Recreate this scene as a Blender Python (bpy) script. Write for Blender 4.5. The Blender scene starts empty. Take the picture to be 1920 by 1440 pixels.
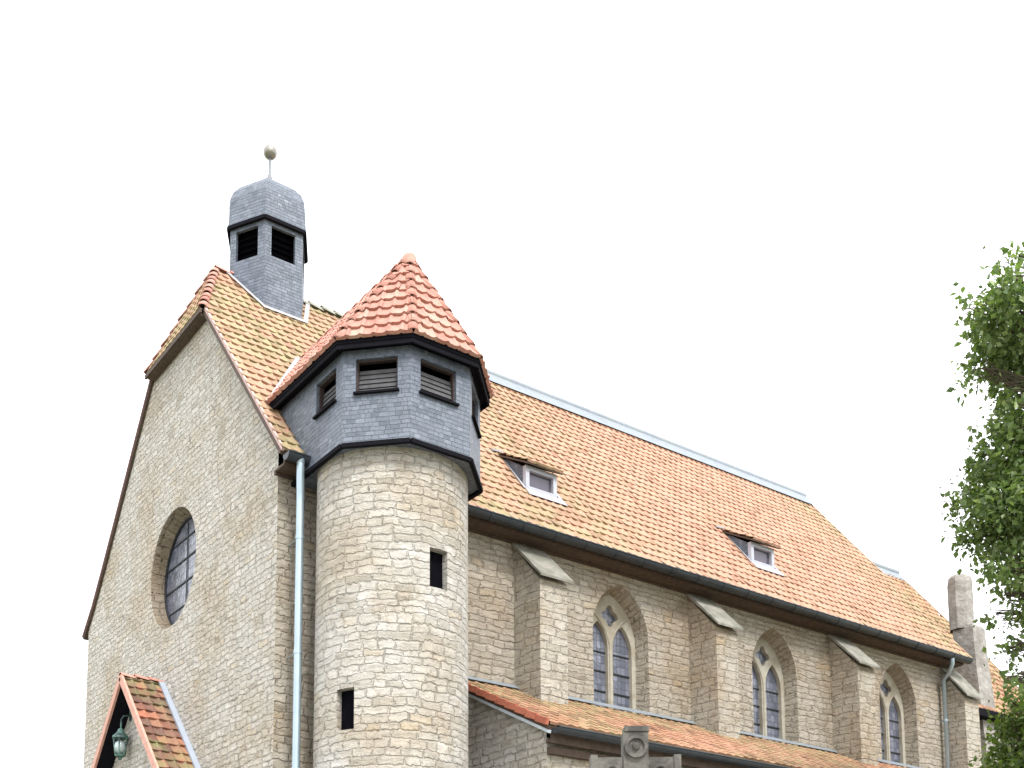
import bpy, math, random
import numpy as np
from mathutils import Vector, Matrix
from mathutils.geometry import delaunay_2d_cdt
R = math.radians
PI = math.pi
sc = bpy.context.scene
col = sc.collection

# ------------------------------------------------------------------ camera
CAMPOS = (-8.5609, -17.4763, 1.6)
cam_d = bpy.data.cameras.new('camera')
cam = bpy.data.objects.new('camera', cam_d)
col.objects.link(cam)
CAM_ROWS = [(0.818764, -0.068549, 0.570024), (-0.574131, -0.097757, 0.812907), (0.0, 0.992847, 0.119396)]
mw = Matrix.Identity(4)
for i in range(3):
    mw[i][0] = CAM_ROWS[i][0]
    mw[i][1] = CAM_ROWS[i][1]
    mw[i][2] = -CAM_ROWS[i][2]
    mw[i][3] = CAMPOS[i]
cam.matrix_world = mw
cam_d.sensor_width = 36
cam_d.sensor_fit = 'HORIZONTAL'
cam_d.lens = 2193.0 / 1920 * 36
cam_d.shift_x = 110 / 1920
cam_d.shift_y = 916 / 1920
cam_d.clip_end = 2000
sc.camera = cam

# ------------------------------------------------------------------ light
SUN_EL, SUN_AZ = 50, -102          # azimuth of the sun measured from +X, degrees
w = bpy.data.worlds.new('World')
sc.world = w
w.use_nodes = True
nt = w.node_tree
nt.nodes.clear()
sky = nt.nodes.new('ShaderNodeTexSky')
sky.sky_type = 'NISHITA'
sky.sun_disc = False
sky.sun_elevation = R(SUN_EL)
sky.sun_rotation = R(90 - SUN_AZ)
sky.dust_density = 4
mixw = nt.nodes.new('ShaderNodeMix')
mixw.data_type = 'RGBA'
mixw.inputs['Factor'].default_value = 0.86      # cloud cover
mixw.inputs['B'].default_value = (9.2, 9.3, 9.6, 1)
bg = nt.nodes.new('ShaderNodeBackground')
bg.inputs['Strength'].default_value = 0.115
wo = nt.nodes.new('ShaderNodeOutputWorld')
nt.links.new(sky.outputs[0], mixw.inputs['A'])
nt.links.new(mixw.outputs['Result'], bg.inputs[0])
nt.links.new(bg.outputs[0], wo.inputs[0])
sd = bpy.data.lights.new('sun', 'SUN')
sd.energy = 1.6
sd.angle = R(14)
sd.color = (1, 0.975, 0.94)
so = bpy.data.objects.new('sun', sd)
col.objects.link(so)
sdir = Vector((math.cos(R(SUN_EL)) * math.cos(R(SUN_AZ)), math.cos(R(SUN_EL)) * math.sin(R(SUN_AZ)), math.sin(R(SUN_EL))))
so.rotation_euler = sdir.to_track_quat('Z', 'Y').to_euler()
so.location = (0, -20, 30)
sc.view_settings.view_transform = 'Standard'
sc.view_settings.look = 'None'
sc.view_settings.exposure = 1.3
sc.view_settings.gamma = 1

# ------------------------------------------------------------------ mesh helpers
class MB:
    def __init__(s):
        s.v = []; s.f = []; s.uv = []; s.sm = []
    def add(s, vs, fs, uvs=None, smooth=False):
        b = len(s.v)
        s.v += [tuple(p) for p in vs]
        for i, f in enumerate(fs):
            s.f.append([b + k for k in f])
            s.uv.append(None if uvs is None else uvs[i])
            s.sm.append(smooth)
    def quad(s, a, b, c, d, uv=None):
        s.add([a, b, c, d], [(0, 1, 2, 3)], None if uv is None else [uv])
    def box(s, x0, x1, y0, y1, z0, z1):
        vs = [(x0, y0, z0), (x1, y0, z0), (x1, y1, z0), (x0, y1, z0), (x0, y0, z1), (x1, y0, z1), (x1, y1, z1), (x0, y1, z1)]
        s.add(vs, [(0, 3, 2, 1), (4, 5, 6, 7), (0, 1, 5, 4), (1, 2, 6, 5), (2, 3, 7, 6), (3, 0, 4, 7)])
    def bar(s, a, b, wd, h, up=(0, 0, 1)):
        """rectangular bar from a to b, wd across, h along up"""
        a = Vector(a); b = Vector(b); d = (b - a).normalized(); up = Vector(up)
        r = d.cross(up).normalized(); u = r.cross(d).normalized()
        vs = []
        for p in (a, b):
            for sx, sy in ((-1, -1), (1, -1), (1, 1), (-1, 1)):
                vs.append(p + r * sx * wd / 2 + u * sy * h / 2)
        s.add(vs, [(0, 1, 2, 3), (7, 6, 5, 4), (0, 4, 5, 1), (1, 5, 6, 2), (2, 6, 7, 3), (3, 7, 4, 0)])
    def tube(s, pts, rad, n=14, caps=True, half=None):
        """tube along pts; rad number or list; half=(a0,a1) in degrees for open channels"""
        pts = [Vector(p) for p in pts]
        if not hasattr(rad, '__len__'): rad = [rad] * len(pts)
        rings = []
        prev = None
        for i, p in enumerate(pts):
            d = (pts[min(i + 1, len(pts) - 1)] - pts[max(i - 1, 0)]).normalized()
            ref = Vector((0, 0, 1)) if abs(d.z) < .95 else Vector((1, 0, 0))
            r = d.cross(ref).normalized() if prev is None else (prev - d * prev.dot(d)).normalized()
            prev = r
            u = r.cross(d).normalized()
            rings.append([p + (r * math.cos(t) + u * math.sin(t)) * rad[i] for t in [2 * PI * k / n for k in range(n)]])
        vs = [q for rg in rings for q in rg]
        fs = []; uvs = []
        L = 0
        for i in range(len(pts) - 1):
            L2 = L + (pts[i + 1] - pts[i]).length
            for k in range(n):
                fs.append((i * n + k, (i + 1) * n + k, (i + 1) * n + (k + 1) % n, i * n + (k + 1) % n))
                c0 = k / n * 2 * PI * rad[i]; c1 = (k + 1) / n * 2 * PI * rad[i]
                uvs.append([(c0, L), (c0, L2), (c1, L2), (c1, L)])
            L = L2
        s.add(vs, fs, uvs, True)
        if caps:
            s.add(rings[0], [tuple(range(n))]); s.add(rings[-1], [tuple(reversed(range(n)))])
    def lathe(s, prof, c, n=24, smooth=True, a0=0.0):
        """prof: list of (r, z); around the vertical through c"""
        vs = []; fs = []; uvs = []
        L = [0]
        for i in range(1, len(prof)):
            L.append(L[-1] + math.hypot(prof[i][0] - prof[i - 1][0], prof[i][1] - prof[i - 1][1]))
        for r, z in prof:
            for k in range(n):
                t = a0 + 2 * PI * k / n
                vs.append((c[0] + r * math.cos(t), c[1] + r * math.sin(t), z))
        rm = max(p[0] for p in prof)
        for i in range(len(prof) - 1):
            for k in range(n):
                fs.append((i * n + k, i * n + (k + 1) % n, (i + 1) * n + (k + 1) % n, (i + 1) * n + k))
                wdt = 2 * PI * rm / n
                h0 = prof[i][0] / rm / 2; h1 = prof[i + 1][0] / rm / 2
                m = (k + .5) * wdt
                uvs.append([(m - wdt * h0, L[i]), (m + wdt * h0, L[i]), (m + wdt * h1, L[i + 1]), (m - wdt * h1, L[i + 1])])
        s.add(vs, fs, uvs, smooth)
    def build(s, name, mat, parent=None):
        me = bpy.data.meshes.new(name)
        me.from_pydata(s.v, [], s.f)
        me.polygons.foreach_set('use_smooth', s.sm)
        ul = me.uv_layers.new(name='UVMap')
        data = np.zeros((len(me.loops), 2), dtype=np.float32)
        li = 0
        V = s.v
        for f, uv in zip(s.f, s.uv):
            if uv is None:
                a = Vector(V[f[0]]); nrm = Vector((0, 0, 0))
                for i in range(1, len(f) - 1):
                    nrm += (Vector(V[f[i]]) - a).cross(Vector(V[f[i + 1]]) - a)
                ax, ay, az = abs(nrm.x), abs(nrm.y), abs(nrm.z)
                if az > 1.6 * max(ax, ay):
                    for k, i in enumerate(f): data[li + k] = (V[i][0], V[i][1])
                elif ax > ay:
                    for k, i in enumerate(f): data[li + k] = (V[i][1] + 31.7, V[i][2])
                else:
                    for k, i in enumerate(f): data[li + k] = (V[i][0], V[i][2])
            else:
                for k in range(len(f)): data[li + k] = uv[k]
            li += len(f)
        ul.data.foreach_set('uv', data.ravel())
        me.materials.append(mat)
        me.validate()
        me.update()
        o = bpy.data.objects.new(name, me)
        col.objects.link(o)
        if parent is not None: o.parent = parent
        return o

def tag(o, label=None, cat=None, group=None, kind=None):
    if label: o['label'] = label
    if cat: o['category'] = cat
    if group: o['group'] = group
    if kind: o['kind'] = kind
    return o

def empty(name, loc=(0, 0, 0)):
    o = bpy.data.objects.new(name, None)
    o.location = loc
    o.empty_display_size = .3
    col.objects.link(o)
    return o

def place(o, root):
    """parent o (built in world coordinates) to a root that stands at its own location"""
    o.parent = root
    o.matrix_parent_inverse = Matrix.Translation(-Vector(root.location))
    return o

def panel(mb, outline, holes, origin, ud, nd, thick, reveal=True):
    """wall panel: outline/holes in 2D (u,z); u along ud, z up; nd = outward normal; holes = (outer, inner, depth)"""
    origin = Vector(origin); ud = Vector(ud); nd = Vector(nd); up = Vector((0, 0, 1))
    P = lambda u, z, d=0: origin + ud * u + up * z - nd * d
    pts = list(outline); edges = [(i, (i + 1) % len(outline)) for i in range(len(outline))]
    for h in holes:
        b = len(pts); pts += list(h[0]); edges += [(b + i, b + (i + 1) % len(h[0])) for i in range(len(h[0]))]
    def inside(x, y, poly):
        c = False; n = len(poly)
        for i in range(n):
            x0, y0 = poly[i]; x1, y1 = poly[(i + 1) % n]
            if (y0 > y) != (y1 > y) and x < (x1 - x0) * (y - y0) / (y1 - y0) + x0: c = not c
        return c
    r = delaunay_2d_cdt([Vector(p) for p in pts], edges, [], 0, 1e-5)
    vs, tris = r[0], r[2]
    keep = []
    for t in tris:
        cx = sum(vs[i][0] for i in t) / 3; cy = sum(vs[i][1] for i in t) / 3
        if inside(cx, cy, outline) and not any(inside(cx, cy, h[0]) for h in holes): keep.append(t)
    flip = ud.cross(up).dot(nd) < 0
    def out(d, fl):
        V = [P(v[0], v[1], d) for v in vs]
        F = [tuple(reversed(t)) if fl else tuple(t) for t in keep]
        mb.add(V, F, [[(vs[i][0] + origin.y * 3.1, vs[i][1] + origin.z) for i in f] for f in F])
    out(0, flip)
    if thick: out(thick, not flip)
    n = len(outline)
    if thick:
        for i in range(n):
            a = outline[i]; b = outline[(i + 1) % n]
            mb.quad(P(*a), P(*b), P(*b, thick), P(*a, thick))
    for h in holes:
        o, inn, dep = h; n = len(o); L = 0
        for i in range(n):
            a, b = o[i], o[(i + 1) % n]; c, d = inn[(i + 1) % n], inn[i]
            l = math.hypot(b[0] - a[0], b[1] - a[1])
            mb.quad(P(*a), P(*b), P(*c, dep), P(*d, dep), [(0, L), (0, L + l), (dep, L + l), (dep, L)])
            L += l

# ------------------------------------------------------------------ material helpers
class NT:
    def __init__(s, name):
        s.m = bpy.data.materials.new(name); s.m.use_nodes = True
        s.t = s.m.node_tree; s.t.nodes.clear()
        s.out = s.t.nodes.new('ShaderNodeOutputMaterial')
        s.b = s.t.nodes.new('ShaderNodeBsdfPrincipled')
        s.t.links.new(s.b.outputs[0], s.out.inputs[0])
    def n(s, typ, **k):
        nd = s.t.nodes.new('ShaderNode' + typ)
        for a, v in k.items(): setattr(nd, a, v)
        return nd
    def link(s, a, b): s.t.links.new(a, b)
    def put(s, sock, v):
        if hasattr(v, 'is_output') or isinstance(v, bpy.types.NodeSocket): s.link(v, sock)
        else: sock.default_value = v
    def math(s, op, a, b=None, c=None, clamp=False):
        nd = s.n('Math', operation=op); nd.use_clamp = clamp
        s.put(nd.inputs[0], a)
        if b is not None: s.put(nd.inputs[1], b)
        if c is not None: s.put(nd.inputs[2], c)
        return nd.outputs[0]
    def mix(s, f, a, b, blend='MIX'):
        nd = s.n('Mix', data_type='RGBA', blend_type=blend)
        s.put(nd.inputs['Factor'], f)
        for k, v in (('A', a), ('B', b)):
            s.put(nd.inputs[[i for i, x in enumerate(nd.inputs) if x.name == k and x.type == 'RGBA'][0]], v if not isinstance(v, tuple) else (*v[:3], 1))
        return [o for o in nd.outputs if o.type == 'RGBA'][0]
    def noise(s, vec, scale, detail=4, rough=.55, dim='3D'):
        nd = s.n('TexNoise', noise_dimensions=dim)
        if vec is not None: s.link(vec, nd.inputs['W' if dim == '1D' else 'Vector'])
        nd.inputs['Scale'].default_value = scale; nd.inputs['Detail'].default_value = detail; nd.inputs['Roughness'].default_value = rough
        return nd.outputs[0]
    def ramp(s, f, stops, interp='LINEAR'):
        nd = s.n('ValToRGB'); s.link(f, nd.inputs[0]); cr = nd.color_ramp; cr.interpolation = interp
        rgba = lambda c: (*c[:3], 1) if hasattr(c, '__len__') else (c, c, c, 1)
        cr.elements[0].position = stops[0][0]; cr.elements[0].color = rgba(stops[0][1])
        cr.elements[1].position = stops[-1][0]; cr.elements[1].color = rgba(stops[-1][1])
        for p, c in stops[1:-1]:
            e = cr.elements.new(p); e.color = rgba(c)
        return nd.outputs[0]
    def smooth(s, x, a, b):
        nd = s.n('MapRange', interpolation_type='SMOOTHSTEP'); s.put(nd.inputs[0], x)
        nd.inputs[1].default_value = a; nd.inputs[2].default_value = b
        return nd.outputs[0]
    def uv(s):
        return s.n('UVMap').outputs[0]
    def pos(s):
        return s.n('NewGeometry').outputs['Position']
    def bump(s, h, dist, strength=1.0):
        nd = s.n('Bump'); s.link(h, nd.inputs['Height']); nd.inputs['Distance'].default_value = dist; nd.inputs['Strength'].default_value = strength
        s.link(nd.outputs[0], s.b.inputs['Normal'])
    def done(s, color, rough=.85, metal=0, spec=.3):
        s.put(s.b.inputs['Base Color'], color if not isinstance(color, tuple) else (*color[:3], 1))
        s.put(s.b.inputs['Roughness'], rough); s.b.inputs['Metallic'].default_value = metal
        s.b.inputs['Specular IOR Level'].default_value = spec
        return s.m

def coursed(name, h, wd, stops, joint, jw=.012, warp=.035, fine=.012, bumpd=.02, saw=False, rough=.9, stain=None, stain_amt=.5, jdark=1.0, spec=.2, hvar=.8, dash=0.0, gatef=0.0):
    """coursed rubble or slate hanging in UV metres; stops: ramp of stone colours by random value"""
    m = NT(name); uv = m.uv(); pos = m.pos()
    sx = m.n('SeparateXYZ'); m.link(uv, sx.inputs[0]); u, v = sx.outputs[0], sx.outputs[1]
    n1 = m.noise(uv, 1.7, 2); n2 = m.noise(pos, 1.2 / max(wd, .1) * .9, 2); n3 = m.noise(pos, 14, 3); n4 = m.noise(pos, 45, 3)
    v1 = m.math('ADD', v, m.math('MULTIPLY', m.math('SUBTRACT', n1, .5), warp * 2))
    v1 = m.math('ADD', v1, m.math('MULTIPLY', m.math('SUBTRACT', n2, .5), warp * 1.3))
    v1 = m.math('ADD', v1, m.math('MULTIPLY', m.math('SUBTRACT', n3, .5), fine * 2))
    u1 = m.math('ADD', u, m.math('MULTIPLY', m.math('SUBTRACT', n3, .5), fine * 3))
    vr = m.math('DIVIDE', v1, h)
    nv = m.noise(vr, .45, 1, dim='1D')
    vr = m.math('ADD', vr, m.math('MULTIPLY', nv, hvar))
    row = m.math('FLOOR', vr); fv = m.math('FRACT', vr)
    wn = m.n('TexWhiteNoise', noise_dimensions='1D'); m.link(row, wn.inputs['W']); rr = wn.outputs[0]
    uu = m.math('ADD', m.math('MULTIPLY', m.math('DIVIDE', u1, wd), m.math('ADD', m.math('MULTIPLY', rr, .6), .7)), m.math('MULTIPLY', rr, 371.0))
    cell = m.n('TexVoronoi', voronoi_dimensions='1D', feature='F1'); m.link(uu, cell.inputs['W']); cell.inputs['Scale'].default_value = 1; cell.inputs['Randomness'].default_value = .85
    edge = m.n('TexVoronoi', voronoi_dimensions='1D', feature='DISTANCE_TO_EDGE'); m.link(uu, edge.inputs['W']); edge.inputs['Scale'].default_value = 1; edge.inputs['Randomness'].default_value = .85
    du = m.math('MULTIPLY', edge.outputs['Distance'], wd)
    cv = m.n('CombineXYZ'); m.link(cell.outputs['W'], cv.inputs[0]); m.link(row, cv.inputs[1])
    w2 = m.n('TexWhiteNoise', noise_dimensions='3D'); m.link(cv.outputs[0], w2.inputs['Vector']); rnd = w2.outputs[0]
    dv = m.math('MULTIPLY', m.math('MINIMUM', fv, m.math('SUBTRACT', 1.0, fv)), h)
    dv = m.math('MULTIPLY', fv, h) if saw else dv
    d = m.math('MINIMUM', du, dv)
    d = m.math('ADD', d, m.math('MULTIPLY', m.math('SUBTRACT', n3, .5), jw * 1.3))
    msk = m.smooth(d, jw * .3, jw * 1.8)
    c = m.ramp(rnd, stops)
    c = m.mix(1.0, c, m.ramp(n4, [(.3, .82), (.7, 1.12)]), 'MULTIPLY')
    jc = m.mix(m.smooth(m.noise(pos, 3.1, 4, .65), .38, .58), tuple(x * jdark for x in joint), joint)  # patchy darker joints: shade of the recesses painted into the mortar colour
    gate = m.math('MULTIPLY', m.smooth(m.noise(pos, 2.6, 4, .6), .36, .56), gatef)
    c = m.mix(m.math('MAXIMUM', msk, gate), jc, c)
    if dash:
        s3_ = m.n('VectorMath', operation='MULTIPLY'); m.link(uv, s3_.inputs[0]); s3_.inputs[1].default_value = (4.5, 12, 1)
        en = m.noise(s3_.outputs[0], 1.0, 6, .72)
        c = m.mix(min(1, dash), c, m.mix(1.0, c, m.ramp(en, [(.28, (.66, .65, .64)), (.45, (.93, .93, .93)), (.72, (1.22, 1.22, 1.22))]), 'MULTIPLY'))
        s4_ = m.n('VectorMath', operation='MULTIPLY'); m.link(uv, s4_.inputs[0]); s4_.inputs[1].default_value = (5.5, .45, 1)
        vs_ = m.math('MULTIPLY', m.smooth(m.noise(s4_.outputs[0], 1.0, 4, .6), .55, .72), .35)
        c = m.mix(vs_, c, m.mix(1.0, c, (.62, .58, .54), 'MULTIPLY'))
        sc_ = m.n('VectorMath', operation='MULTIPLY'); m.link(uv, sc_.inputs[0]); sc_.inputs[1].default_value = (3.2, 13, 1)
        dn = m.smooth(m.noise(sc_.outputs[0], 1.0, 5, .7), .575, .70)
        dn = m.math('MULTIPLY', dn, m.smooth(m.noise(pos, 1.1, 3), .35, .6))
        c = m.mix(m.math('MULTIPLY', dn, dash), c, m.mix(1.0, c, (.42, .38, .34), 'MULTIPLY'))
        pk = m.smooth(m.noise(pos, 21, 4, .7), .60, .74)
        c = m.mix(m.math('MULTIPLY', pk, dash * .8), c, m.mix(1.0, c, (.5, .46, .42), 'MULTIPLY'))
    if stain:
        st = m.smooth(m.noise(pos, .55, 5, .6), .42, .7)
        c = m.mix(m.math('MULTIPLY', st, stain_amt), c, m.mix(1.0, c, stain, 'MULTIPLY'))
        st2 = m.smooth(m.noise(pos, 3.1, 5, .65), .55, .72)
        c = m.mix(m.math('MULTIPLY', st2, stain_amt * .8), c, m.mix(1.0, c, tuple(x * .8 for x in stain), 'MULTIPLY'))
    if saw:
        hh = m.math('ADD', m.math('MULTIPLY', m.math('SUBTRACT', 1.0, fv), .8), m.math('MULTIPLY', msk, .35))
    else:
        hh = m.math('MULTIPLY', msk, m.math('ADD', m.math('MULTIPLY', rnd, .5), .6))
    hh = m.math('ADD', hh, m.math('MULTIPLY', n4, .35)); hh = m.math('ADD', hh, m.math('MULTIPLY', n3, .5))
    if dash: hh = m.math('ADD', hh, m.math('MULTIPLY', en, 1.1))
    m.bump(hh, bumpd)
    return m.done(c, rough, spec=spec)

def tilemat(name, stops, moss=(.16, .15, .05), moss_amt=.6, moss_lo=.45, grad=None):
    m = NT(name); uv = m.uv(); pos = m.pos()
    fl = m.n('VectorMath', operation='FLOOR'); m.link(uv, fl.inputs[0])
    wn = m.n('TexWhiteNoise', noise_dimensions='2D'); m.link(fl.outputs[0], wn.inputs['Vector'])
    c = m.ramp(wn.outputs[0], [(p, tuple(x * .84 for x in q)) for p, q in stops])
    n = m.noise(pos, 11, 4); n0 = m.noise(pos, .33, 4, .6); n2 = m.noise(pos, 3.5, 4, .7)
    c = m.mix(1.0, c, m.ramp(n, [(.25, .8), (.75, 1.15)]), 'MULTIPLY')
    f = m.smooth(n0, moss_lo, moss_lo + .22)
    if grad:      # lichen grows thicker in the named band of the roof (object metres)
        sp = m.n('SeparateXYZ'); m.link(pos, sp.inputs[0])
        g = m.math('MAXIMUM', m.math('SUBTRACT', 1.0, m.smooth(sp.outputs[0], grad[0], grad[1])), m.smooth(sp.outputs[0], grad[2], grad[3]))
        g = m.math('MULTIPLY', g, m.smooth(n0, .3, .55))
        f = m.math('MAXIMUM', m.math('MULTIPLY', f, .45), g)
    f = m.math('MULTIPLY', m.math('MULTIPLY', f, m.smooth(n2, .36, .58)), moss_amt)
    c = m.mix(f, c, m.mix(wn.outputs[0], moss, tuple(x * 1.7 for x in moss)))
    m.bump(n, .006)
    return m.done(c, .8, spec=.25)

def plain(name, colr, rough=.6, metal=0, var=.15, scale=9, bump=.003, spec=.4, tint=None, tscale=1.5):
    m = NT(name); pos = m.pos(); n = m.noise(pos, scale, 5, .6)
    c = m.mix(1.0, colr, m.ramp(n, [(.25, 1 - var), (.75, 1 + var)]), 'MULTIPLY')
    if tint: c = m.mix(m.smooth(m.noise(pos, tscale, 5, .65), .42, .62), c, tint)
    m.bump(n, bump)
    return m.done(c, rough, metal, spec)

M_ = {}
def rubble(name, k, h, wd, **kw):
    T = lambda *a: tuple(x * y for x, y in zip(a, k))
    return coursed(name, h, wd, [(0, T(.36, .34, .30)), (.08, T(.43, .415, .375)), (.35, T(.47, .455, .42)), (.6, T(.455, .44, .405)), (.94, T(.52, .505, .475)), (1, T(.46, .415, .34))],
        T(.45, .43, .39), jw=.012, warp=.06, fine=.038, bumpd=.036, stain=(.86, .77, .66), stain_amt=.85, jdark=.58, dash=1.0, gatef=1.0, **kw)
M_['stone'] = rubble('coursed_rubble_limestone', (1.0, 1.0, 1.0), .135, .33)
M_['nave_stone'] = rubble('tan_rubble_limestone', (.80, .75, .68), .14, .36)
M_['reveal_stone'] = rubble('dark_reveal_stone', (.55, .50, .44), .2, .3)  # darker rubble tone for the round window reveal
M_['buttress_stone'] = rubble('buttress_limestone', (.90, .865, .80), .17, .36)
M_['gable_stone'] = rubble('grey_rubble_limestone', (1.08, 1.07, 1.05), .115, .27)
M_['slate'] = coursed('hung_slate', .075, .13,
    [(0, (.08, .10, .128)), (.3, (.112, .133, .165)), (.8, (.132, .155, .192)), (.97, (.15, .175, .215)), (1, (.19, .215, .255))],
    (.09, .103, .13), jw=.005, warp=.014, fine=.008, bumpd=.016, saw=True, rough=.5, stain=(.68, .70, .78), stain_amt=.6, jdark=.55, spec=.45, hvar=.1, dash=.6, gatef=.5)
M_['tile'] = tilemat('old_clay_pantile', [(0, (.40, .22, .15)), (.12, (.46, .265, .18)), (.5, (.49, .29, .20)), (.85, (.51, .315, .22)), (1, (.44, .29, .21))],
    moss=(.185, .165, .085), moss_amt=.85, moss_lo=.52, grad=(4.5, 12, 17.5, 21))
M_['tile_new'] = tilemat('salmon_clay_pantile', [(0, (.45, .21, .165)), (.3, (.51, .25, .195)), (.7, (.55, .285, .225)), (1, (.54, .33, .265))], moss_amt=.25, moss_lo=.55)
M_['tile_mossy'] = tilemat('mossy_clay_pantile', [(0, (.26, .14, .09)), (.3, (.40, .21, .13)), (.7, (.46, .27, .17)), (1, (.43, .22, .15))], moss=(.19, .165, .085), moss_amt=.75, moss_lo=.36)
M_['dressed'] = plain('dressed_sandstone', (.37, .35, .295), .85, var=.18, scale=6, bump=.006, tint=(.29, .26, .20), tscale=2.2)
M_['cap'] = plain('weathered_cap_stone', (.225, .215, .185), .9, var=.25, scale=5, bump=.01, tint=(.15, .15, .12), tscale=3)
M_['cross'] = plain('dark_weathered_sandstone', (.125, .12, .105), .9, var=.35, scale=16, bump=.012, tint=(.06, .056, .05), tscale=5)
M_['render'] = plain('grey_brown_render', (.29, .275, .255), .95, var=.3, scale=7, bump=.05, tint=(.21, .195, .175), tscale=1.8)
M_['lead'] = plain('lead_sheet', (.19, .215, .245), .5, var=.2, scale=7, bump=.004, spec=.5, tint=(.20, .23, .24))
M_['flash'] = plain('pale_mortar_flashing', (.32, .315, .33), .7, var=.12, scale=8, bump=.004)
M_['zinc'] = plain('zinc_pipe', (.33, .41, .46), .32, .6, var=.1, scale=3, bump=.001, spec=.5)
M_['gutter'] = plain('dark_zinc_gutter', (.03, .037, .045), .42, .25, var=.3, scale=5, bump=.002, spec=.5)
M_['wood'] = plain('dark_brown_timber', (.07, .047, .034), .75, var=.35, scale=8, bump=.004)
M_['tar'] = plain('black_stained_timber', (.006, .006, .009), .85, var=.3, scale=8, bump=.003, spec=.08)
M_['darkwood'] = plain('dark_window_frame', (.035, .022, .02), .7, var=.3, scale=8)
M_['board'] = plain('weathered_grey_board', (.075, .075, .08), .85, var=.35, scale=5, bump=.006)
M_['dark'] = plain('painted_dark_interior', (.004, .004, .006), .95, var=.3, scale=6, spec=.02)  # near-black colour standing in for unlit interiors behind openings
M_['white'] = plain('white_painted_wood', (.38, .40, .45), .5, var=.06, scale=6, bump=.001)
M_['dormer_glass'] = plain('violet_grey_pane', (.07, .06, .085), .2, var=.2, scale=3, spec=.6)
M_['verdigris'] = plain('verdigris_copper', (.10, .20, .17), .6, .2, var=.4, scale=14, tint=(.03, .045, .05), tscale=6)
M_['iron'] = plain('dark_iron', (.03, .033, .038), .5, .3, var=.3)
M_['brass'] = plain('weathered_gilt', (.27, .26, .23), .35, .7, var=.25, scale=12)
M_['bark'] = plain('bark', (.09, .075, .055), .95, var=.4, scale=7, bump=.03)
M_['path'] = plain('pale_gravel', (.30, .28, .24), .95, var=.3, scale=18, bump=.01)
M_['grass'] = plain('churchyard_grass', (.16, .17, .09), .95, var=.4, scale=2.5, bump=.03, tint=(.20, .19, .12), tscale=.4)

def glassmat():
    m = NT('leaded_glass'); uv = m.uv(); pos = m.pos()
    sx = m.n('SeparateXYZ'); m.link(uv, sx.inputs[0])
    a = m.math('FRACT', m.math('DIVIDE', sx.outputs[0], .115)); b = m.math('FRACT', m.math('DIVIDE', sx.outputs[1], .16))
    ea = m.math('MULTIPLY', m.math('MINIMUM', a, m.math('SUBTRACT', 1.0, a)), .115); eb = m.math('MULTIPLY', m.math('MINIMUM', b, m.math('SUBTRACT', 1.0, b)), .16)
    lead = m.smooth(m.math('MINIMUM', ea, eb), .004, .008)
    cv = m.n('VectorMath', operation='DIVIDE'); m.link(uv, cv.inputs[0]); cv.inputs[1].default_value = (.115, .16, 1)
    fl = m.n('VectorMath', operation='FLOOR'); m.link(cv.outputs[0], fl.inputs[0])
    wn = m.n('TexWhiteNoise', noise_dimensions='2D'); m.link(fl.outputs[0], wn.inputs['Vector'])
    c = m.ramp(wn.outputs[0], [(0, (.08, .09, .125)), (.6, (.125, .138, .185)), (1, (.19, .20, .26))])
    c = m.mix(lead, (.03, .03, .032), c)
    m.bump(m.math('ADD', m.math('MULTIPLY', wn.outputs[0], .5), m.noise(pos, 9, 2)), .012)
    return m.done(c, m.math('SUBTRACT', .6, m.math('MULTIPLY', lead, .42)), 0, .9)
M_['glass'] = glassmat()

def leafmat(name, stops):
    m = NT(name)
    wn = m.n('TexWhiteNoise', noise_dimensions='2D')
    fl = m.n('VectorMath', operation='FLOOR'); m.link(m.uv(), fl.inputs[0]); m.link(fl.outputs[0], wn.inputs['Vector'])
    c = m.ramp(wn.outputs[0], stops)
    m.put(m.b.inputs['Base Color'], c); m.b.inputs['Roughness'].default_value = .45; m.b.inputs['Specular IOR Level'].default_value = .5
    tr = m.n('BsdfTranslucent'); m.link(m.mix(1.0, c, (1.5, 1.7, .7), 'MULTIPLY'), tr.inputs[0])
    ms = m.n('MixShader'); ms.inputs[0].default_value = .35; m.link(m.b.outputs[0], ms.inputs[1]); m.link(tr.outputs[0], ms.inputs[2]); m.link(ms.outputs[0], m.out.inputs[0])
    return m.m
M_['leaf'] = leafmat('broad_leaf', [(0, (.06, .10, .03)), (.5, (.115, .175, .055)), (.85, (.17, .24, .085)), (1, (.26, .31, .16))])
M_['leaf2'] = leafmat('pale_leaf', [(0, (.06, .10, .02)), (.5, (.11, .17, .035)), (1, (.19, .25, .07))])

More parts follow.
